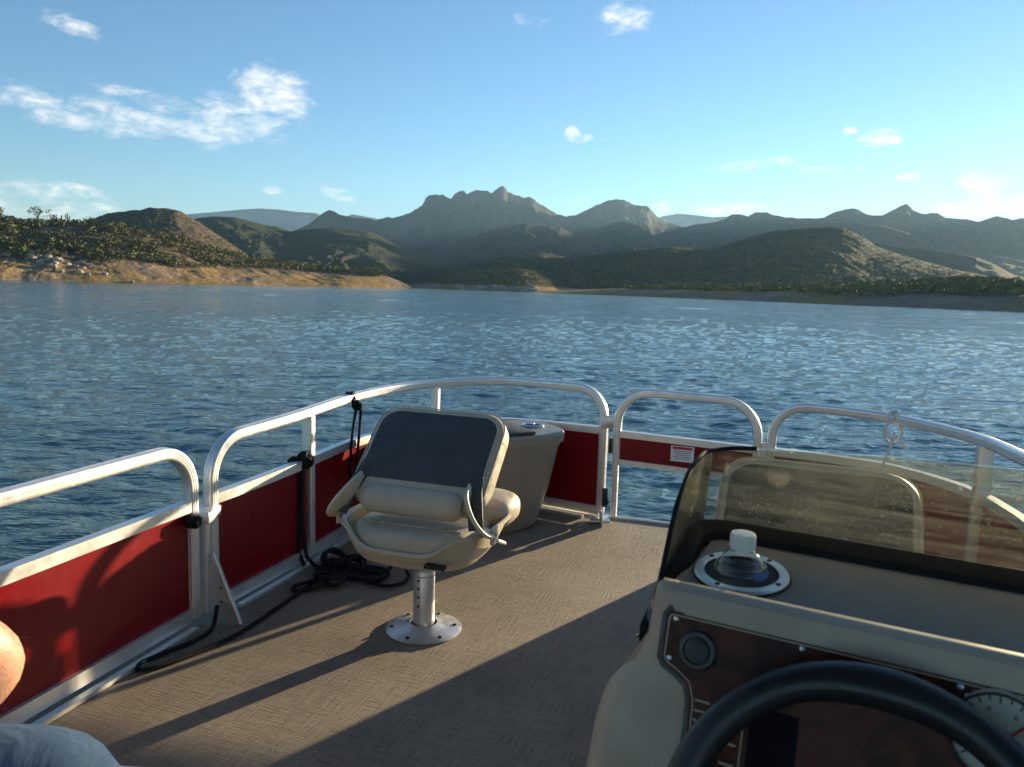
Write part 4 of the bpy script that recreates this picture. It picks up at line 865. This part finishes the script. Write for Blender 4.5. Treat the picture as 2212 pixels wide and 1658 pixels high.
dlathe(.056, -.044, [(.013, .005), (.013, .010), (.010, .012)], 'socket_cap', 'charcoal', so)
ga = dlathe(.332, -.052, [(.042, .003), (.042, .010), (.0400, .014), (.037, .013), (.0357, .008)], 'gauge', 'chrome', con, cap1=False)
dlathe(.332, -.052, [(.036, .004), (.036, .0075)], 'gauge_face', 'gauge_face', ga)
mb = MB()
for k in range(17):
    a = math.radians(215-k*15.6); l = .0055 if k % 4 == 0 else .0035
    c_, s_ = math.cos(a), math.sin(a); mb.tube([dash(.332+(.033-l)*c_, -.052+(.033-l)*s_*1.04, .008), dash((.332)+.033*c_, -.052+.033*s_*1.04, .008)], rsq(.0007, .0005))
mb.build('gauge_ticks', 'black', ga)
for txt, a in (('2', 168), ('4', 112), ('6', 58)):
    cu_ = bpy.data.curves.new('gauge_numeral', 'FONT'); cu_.body = txt; cu_.size = .008; cu_.align_x = 'CENTER'; cu_.align_y = 'CENTER'; cu_.extrude = .0001
    tmp = bpy.data.objects.new('gauge_numeral', cu_); COL.objects.link(tmp); bpy.context.view_layer.update()
    me = bpy.data.meshes.new_from_object(tmp.evaluated_get(bpy.context.evaluated_depsgraph_get())); bpy.data.objects.remove(tmp)
    o = bpy.data.objects.new('gauge_numeral', me); COL.objects.link(o); o.parent = ga; me.materials.append(M['black'])
    pz = dash(.332+.0235*math.cos(math.radians(a)), -.052+.0235*math.sin(math.radians(a)), .0082); o.location = pz; o.rotation_euler = (math.radians(90-16.7), 0, 0)
mb = MB(); mb.tube([dash(.325, -.066, .009), dash(.354, -.036, .009)], rsq(.0009, .0006)); mb.build('gauge_needle', 'redprint', ga)
# switch plate print and navy label
mb = MB(); q = [(.118, -.082), (.165, -.082), (.165, -.21), (.118, -.21)]; poly_plate(q, .003, .0050, 'navy_label', 'navy', con)
mb = MB(); mb.tube([dash(.112, -.075, .0048), dash(.112, -.21, .0048)], circ(.0007, 5)); mb.build('label_line', 'print', wd)
mb = MB()
for k in range(13):
    w = -.092-k*.0098; mb.tube([dash(.060, w, .0048), dash(.076+.012*((k*7) % 3)/2, w, .0048)], rsq(.0012, .0006)); 
    if k % 2: mb.tube([dash(.092, w-.003, .0048), dash(.107, w-.003, .0048)], rsq(.0012, .0006))
mb.build('switch_print', 'print', wd)
# cup holder in the tray
tm = Matrix.Translation((.070, .071, .7443)) @ Matrix.Rotation(math.radians(6.2), 4, 'X')
mb = MB(); mb.lathe([(.0555, .0), (.0555, .003), (.0535, .0055), (.0445, .0055), (.043, .004), (.042, .0005)], 56, tm, cap0=False, cap1=False); ch = mb.build('cup_holder', 'alu_plate', con, 35)
mb = MB(); mb.lathe([(.0430, .0045), (.0420, .0040), (.0418, .0025), (.036, .0022), (.01, .0021)], 48, tm, cap0=False); mb.build('cup_well_shade', 'shade_bolt', ch)  # shallow black disc over the closed tray, painted as the well's shade
mb = MB(); mb.lathe([(.057, .0002), (.0575, .0008), (.0555, .0015)], 56, tm, cap0=False, cap1=False); mb.build('cup_gasket', 'rubber', ch)
for a in (150, -20, 60, -110):
    mb = MB(); mb.lathe([(.0032, .0053), (.0032, .0060), (.002, .0066)], 10, tm @ Matrix.Translation((.049*math.cos(math.radians(a)), .049*math.sin(math.radians(a)), 0))); mb.build('screw', 'shade_bolt', ch)
# steering wheel
tau = math.radians(30); wc = Vector((.236, -.176, HZ-.158)); a1 = Vector((1, 0, 0)); a2 = Vector((0, math.sin(tau), math.cos(tau))); a3 = a1.cross(a2)
WM = Matrix(((a1.x, a2.x, a3.x, wc.x), (a1.y, a2.y, a3.y, wc.y), (a1.z, a2.z, a3.z, wc.z), (0, 0, 0, 1)))
R = []; nW = 96
for k in range(nW+1):
    a = 2*math.pi*k/nW; ring_ = []
    grip = .0024*max(0, math.cos(3*(a-math.pi/2)))**2
    for j in range(16):
        b = 2*math.pi*j/16; rr = .0165+grip*1.5*(1 if math.cos(b) < 0 else .2); ring_.append(WM @ Vector(((.1655+rr*math.cos(b)*1.05)*math.cos(a), (.1655+rr*math.cos(b)*1.05)*math.sin(a), rr*math.sin(b))))
    R.append(ring_)
mb = MB(); mb.rings(R, False, False); sw = mb.build('steering_wheel', 'black', con, 60)
for s_ in (-8, 188, 270):
    a = math.radians(s_); d = Vector((math.cos(a), math.sin(a), 0)); mb = MB()
    mb.tube([WM @ (d*.035+Vector((0, 0, -.03))), WM @ (d*.10+Vector((0, 0, -.014))), WM @ (d*.152)], rsq(.005, .017, .5), up=tuple(WM.to_3x3() @ Vector((0, 0, 1)))); mb.build('spoke', 'chrome', sw)
mb = MB(); mb.lathe([(.02, -.075), (.03, -.05), (.047, -.042), (.050, -.024), (.042, -.014), (.012, -.010)], 36, WM); mb.build('wheel_hub', 'black', sw)
mb = MB(); mb.lathe([(.022, -.13), (.022, -.06)], 24, WM); mb.build('column', 'black', sw)

# ------------------------------------------------------------------ water bottle standing in the cup holder
bo = tag(empty('water_bottle', (0, 0, 0)), 'clear plastic water bottle with white cap in the console cup holder', 'bottle')
cpos = Matrix.Translation((.188, .867, 0)) @ Matrix.Rotation(math.radians(-29), 4, 'Z') @ Vector((.070, .068, .7475)); bo.location = cpos
mb = MB(); mb.lathe([(.0305, .0), (.0312, .002), (.0308, .005), (.0290, .010), (.0250, .018), (.0185, .025), (.0140, .029), (.0125, .032), (.0125, .040)], 40, cap0=False); mb.build('bottle_body', 'pet', bo, 60)
mb = MB(); mb.lathe([(.0142, .0305), (.0146, .032), (.0146, .0475), (.0138, .0495), (.006, .050)], 40); cp = mb.build('cap', 'white', bo, 40)
mb = MB()
for k in range(40):
    a = 2*math.pi*k/40; mb.box((.0147*math.cos(a), .0147*math.sin(a), .0395), (.0004, .0004, .0065), None)
mb.build('cap_ribs', 'white', cp)
for z, r_ in ((.0055, .0308), (.0125, .0284), (.0195, .0243)):
    mb = MB(); mb.tube([(r_*math.cos(a), r_*math.sin(a), z) for a in np.linspace(0, 2*math.pi, 41)], circ(.0005, 5), cap=False); mb.build('body_rib', 'pet', bo)
mb = MB()
R = []
for k in range(9):
    a = math.radians(-75+k*9); R.append([(.0318*math.cos(a), .0318*math.sin(a), .001), (.0300*math.cos(a), .0300*math.sin(a), .010), (.0303*math.cos(a), .0303*math.sin(a), .010), (.0321*math.cos(a), .0321*math.sin(a), .001)])
mb.rings(R); mb.build('blue_label', simple('bottle_label_blue', (.05, .12, .32), .4, 0, .1, 30), bo)

# ------------------------------------------------------------------ canvas canopy added out of view above the camera to shade the helm
bim = tag(empty('added_shade_canopy', (-.25, -.45, 0), math.atan2(-AD.x, AD.y)), 'added canvas canopy on an aluminium frame, out of view, shading the helm', 'canopy')
R = []
for k in range(17):
    u = -1.22+2.44*k/16; R.append([(u, v, 1.98-.10*(u/1.22)**2-.04*(v/1.7)**2+dz) for v, dz in [(-1.7, 0), (-.8, 0), (0, .015), (.8, 0), (1.55, -.02), (1.55, -.024), (.8, -.004), (0, .011), (-.8, -.004), (-1.7, -.004)]])
mb = MB(); mb.rings(R); mb.build('canvas', simple('shade_canopy_canvas', (.05, .055, .07), .85, 0, .1, 8, 300, .3, .001, .2), bim)
for v in (-1.65, -.05, 1.5):
    mb = MB(); mb.tube(fillet([(-1.18, -.1, .55), (-1.18, v, 1.84), (1.18, v, 1.84), (1.18, -.1, .55)], [0, .12, .12, 0]), circ(.0125, 12)); mb.build('bow', 'alu', bim)

# ------------------------------------------------------------------ passenger on the port bench, cooler beside
bench = tag(empty('bench_seat', (-1.16, .50, 0), math.atan2(-AD.x, AD.y)), 'beige upholstered bench along the port fence under the seated person', 'bench')
mb = MB(); mb.box((-.02, -.25, .16), (.24, .62, .16), bev=.02, seg=3); mb.build('bench_base', 'gelcoat', bench)
mb = MB(); mb.rings(pad(.26, .64, .32, .43, .035, -.02, -.25, 6, .01)); mb.build('bench_cushion', 'beige', bench)
def skin_mesh(name, verts, edges, radii, root, m, parent, sub=2):
    me = bpy.data.meshes.new(name); me.from_pydata([tuple(v) for v in verts], edges, []); o = bpy.data.objects.new(name, me); COL.objects.link(o)
    sk = o.modifiers.new('skin', 'SKIN'); 
    lay = me.skin_vertices[0].data if me.skin_vertices else None
    if lay is None:
        bm = bmesh.new(); bm.from_mesh(me); bm.verts.layers.skin.verify(); bm.to_mesh(me); bm.free(); lay = me.skin_vertices[0].data
    for i, r in enumerate(radii): lay[i].radius = (r, r) if isinstance(r, float) else r; lay[i].use_root = (i == root)
    ss = o.modifiers.new('sub', 'SUBSURF'); ss.levels = ss.render_levels = sub
    bpy.context.view_layer.update(); dg = bpy.context.evaluated_depsgraph_get()
    m2 = bpy.data.meshes.new_from_object(o.evaluated_get(dg)); bpy.data.objects.remove(o)
    for p in m2.polygons: p.use_smooth = True
    m2.materials.clear(); m2.materials.append(M[m]); o = bpy.data.objects.new(name, m2); COL.objects.link(o); o.parent = parent; return o
def chain(segs):
    V, E_, Rr, idx = [], [], [], {}
    for seg in segs:
        prev = None
        for nm, p, r in seg:
            if nm in idx: k = idx[nm]
            else: V.append(p); Rr.append(r); k = len(V)-1; idx[nm] = k
            if prev is not None: E_.append((prev, k))
            prev = k
    return V, E_, Rr
per = tag(empty('person', (0, 0, 0)), 'person in faded blue jeans seated to port, bare elbow resting near the knee', 'person')
hipC = (-1.02, .70, .53)
rk, lk = Vector((-.515, .855, .468)), Vector((-.93, 1.16, .46))
def off(p, x=0, y=0, z=0): return (p[0]+x, p[1]+y, p[2]+z)
re_, rw_, rh_ = (-.588, .85, .622), (-.755, .905, .532), (-.81, .925, .52)
le_, lw_, lh_ = (-.98, 1.14, .66), (-.93, 1.04, .575), (-.91, .995, .56)
tor = [('pel', hipC, .13), ('sp1', (-.985, .72, .69), .125), ('sp2', (-.925, .75, .85), .135), ('nk0', (-.88, .78, .97), .07)]
rsh, lsh = (-.815, .625, .93), (-.93, .945, .93)
V, E_, Rr = chain([
    tor+[('nk', (-.85, .79, 1.04), .052), ('hd0', (-.825, .80, 1.11), .075), ('hd1', (-.815, .805, 1.18), .083), ('hd2', (-.825, .80, 1.25), .06)],
    [tor[3], ('rs', rsh, .058), ('ru', (-.70, .74, .775), .054), ('re', re_, .046), ('rf', (-.655, .872, .572), .046), ('rw', rw_, .028), ('rh', rh_, (.035, .018))],
    [tor[3], ('ls', lsh, .058), ('lu', (-.96, 1.05, .79), .047), ('le', le_, .040), ('lf', (-.955, 1.09, .61), .038), ('lw', lw_, .028), ('lh', lh_, (.035, .018))],
    [tor[0], ('rh0', (-.955, .65, .51), .10), ('rkm', (-.73, .755, .488), .078), ('rk', rk, .058), ('rsm', off(rk, .005, 0, -.18), .052), ('ra', off(rk, -.02, 0, -.385), .04), ('rft', off(rk, .10, .02, -.42), (.04, .03))],
    [tor[0], ('lh0', (-1.0, .80, .51), .10), ('lkm', (-.965, .98, .488), .078), ('lk', lk, .058), ('lsm', off(lk, .005, .01, -.18), .052), ('la', off(lk, -.02, 0, -.38), .04), ('lft', off(lk, .06, .10, -.415), (.04, .03))]])
body = skin_mesh('body', V, E_, Rr, 0, 'skin', per)
V, E_, Rr = chain([
    [('pel', hipC, .150), ('ws', (-1.005, .71, .63), .142)],
    [('pel', hipC, .15), ('rh0', (-.955, .65, .51), .112), ('rkm', (-.73, .755, .490), .094), ('rk1', (-.575, .828, .478), .084), ('rk', rk, .080), ('rsm', off(rk, .012, 0, -.17), .068), ('rcf', off(rk, -.01, 0, -.36), .064)],
    [('pel', hipC, .15), ('lh0', (-1.0, .80, .51), .112), ('lkm', (-.965, .98, .490), .092), ('lk1', (-.94, 1.10, .472), .080), ('lk', lk, .074), ('lsm', off(lk, .006, .008, -.17), .066), ('lcf', off(lk, -.01, 0, -.35), .062)]])
skin_mesh('jeans', V, E_, Rr, 0, 'denim', per)
V, E_, Rr = chain([
    [('pel', (-1.01, .705, .57), .148), ('sp1', tor[1][1], .142), ('sp2', tor[2][1], .15), ('nk0', off(tor[3][1], -.005, 0, -.005), .085), ('nk', (-.865, .785, .995), .068)],
    [('nk0', (0, 0, 0), .085), ('rs', rsh, .072), ('ru', (-.775, .68, .855), .066)],
    [('nk0', (0, 0, 0), .085), ('ls', lsh, .072), ('lu', (-.945, 1.0, .855), .066)]])
skin_mesh('shirt', V, E_, Rr, 0, 'shirt', per)
hc_ = Vector((-.812, .803, 1.175)); fd_ = Vector((.97, .24, 0)); sdv = Vector((-.24, .97, 0))
def blob(nm, c, r, m_):
    b_ = MB(); b_.lathe([(max(.0004, r[0]*math.sin(q)), -r[2]*math.cos(q)) for q in np.linspace(0.02, math.pi-.02, 9)], 14, Matrix.Translation(c)); o = b_.build(nm, m_, per, 0); return o
for k in (-1, 1):
    blob('eye', hc_+fd_*.066+sdv*.029*k+Vector((0, 0, .008)), (.011, .011, .009), 'white'); blob('ear', hc_+sdv*.074*k-Vector((0, 0, .012)), (.013, .013, .028), 'skin')
nb = MB(); nb.tube([hc_+fd_*.066+Vector((0, 0, .004)), hc_+fd_*.080+Vector((0, 0, -.022)), hc_+fd_*.070+Vector((0, 0, -.034))], circ(.012, 10), scale=[.5, 1, .8]); nb.build('nose', 'skin', per)
nb = MB(); nb.tube([hc_+fd_*.060+sdv*.024+Vector((0, 0, -.056)), hc_+fd_*.068+Vector((0, 0, -.055)), hc_+fd_*.060-sdv*.024+Vector((0, 0, -.056))], circ(.005, 8)); nb.build('mouth', 'redprint', per)
hv = MB(); Rh = []
for k in range(9):
    ph = math.pi/2*k/8*1.1; Rh.append([Vector((-.835, .80, 1.195))+Vector((.098*math.cos(a)*math.cos(ph), .098*math.sin(a)*math.cos(ph), .11*math.sin(ph)-.02-.03*(math.cos(a) < -.2)*math.cos(ph))) for a in np.linspace(0, 2*math.pi, 24, endpoint=False)])
hv.rings(Rh); hv.build('hair', 'hair', per, 0)
hm_ = MB(); g_ = np.random.default_rng(9); bv = [v_ for v_ in body.data.vertices if (v_.co-Vector(re_)).length < .17 and v_.co.z > .5]
for k in range(420):
    v_ = bv[int(g_.integers(0, len(bv)))]; p_ = v_.co+Vector(g_.normal(size=3))*.006; nrm_ = v_.normal; d_ = (nrm_*.55+Vector((-.3, .1, -.6))+Vector(g_.normal(size=3))*.35).normalized(); l_ = float(g_.uniform(.008, .015)); w_ = d_.orthogonal().normalized()*.00022
    hm_.add([p_-w_, p_+w_, p_+d_*l_*.6+w_*.8, p_+d_*l_+nrm_*-.002, p_+d_*l_*.6-w_*.8], [(0, 1, 2, 4), (4, 2, 3)])
ho = hm_.build('arm_hair', 'hair', body, 0, False); ho['kind'] = 'stuff'
for p, rot in ((off(rk, .08, .01), .15), (off(lk, .045, .07), 1.0)):
    mb = MB(); mb.rings([sellipse(.135*a_, .048*b_, 28, 2.6, 0, 0, z) for a_, b_, z in ((1, 1, .004), (1.03, 1.06, .02), (.98, .98, .05), (.8, .9, .08), (.5, .75, .105))], mtx=Matrix.Translation((p[0], p[1], 0)) @ Matrix.Rotation(rot, 4, 'Z')); mb.build('shoe', 'charcoal', per)
for hnd, dr in ((Vector(rh_), Vector(rh_)-Vector(rw_)), (Vector(lh_), Vector(lh_)-Vector(lw_))):
    dr.normalize(); sd_ = dr.cross(Vector((0, 0, 1))).normalized()
    for k in range(4):
        o_ = hnd+sd_*(.027-.018*k)-dr*.01; l = (.062, .072, .07, .055)[k]; mb = MB()
        mb.tube(smooth_path([o_, o_+dr*l*.5+Vector((0, 0, .002)), o_+dr*l*.85+Vector((0, 0, -.012)), o_+dr*l+Vector((0, 0, -.03))], 4), circ(.0085, 10), scale=[1-.25*i/12 for i in range(13)]); mb.build('finger', 'skin', body)
    mb = MB(); o_ = hnd-dr*.03+sd_*.03; mb.tube(smooth_path([o_, o_+sd_*.022+dr*.03, o_+sd_*.022+dr*.055+Vector((0, 0, -.01))], 4), circ(.010, 10)); mb.build('thumb', 'skin', body)
# cooler whose lid edge catches the sun behind the knee
cl = tag(empty('cooler', (-.655, 1.035, 0), math.radians(-2)), 'white cooler on deck behind the knee, lid edge catching the sun', 'cooler')
mb = MB(); mb.box((0, 0, .13), (.165, .115, .128), bev=.015, seg=3); mb.build('cooler_box', 'white', cl)
mb = MB(); mb.box((0, 0, .278), (.173, .122, .022), bev=.012, seg=3); mb.build('lid', 'white', cl)

# ------------------------------------------------------------------ haze between the boat and the far ranges
HZD = 7.0e-5
mb = MB(); mb.box((500, 3900, 240), (7500, 4700, 246)); hz = mb.build('haze', 'white', None, 0)
hm = bpy.data.materials.new('haze'); hm.use_nodes = True; N = hm.node_tree.nodes; N.clear()
pv = N.new('ShaderNodeVolumePrincipled'); pv.inputs['Density'].default_value = HZD; pv.inputs['Color'].default_value = (.40, .68, 1, 1); pv.inputs['Anisotropy'].default_value = .3
ou = N.new('ShaderNodeOutputMaterial'); hm.node_tree.links.new(pv.outputs[0], ou.inputs['Volume'])
hz.data.materials.clear(); hz.data.materials.append(hm); tag(hz, 'pale evening haze over the lake', None, None, 'stuff'); hz.display_type = 'WIRE'
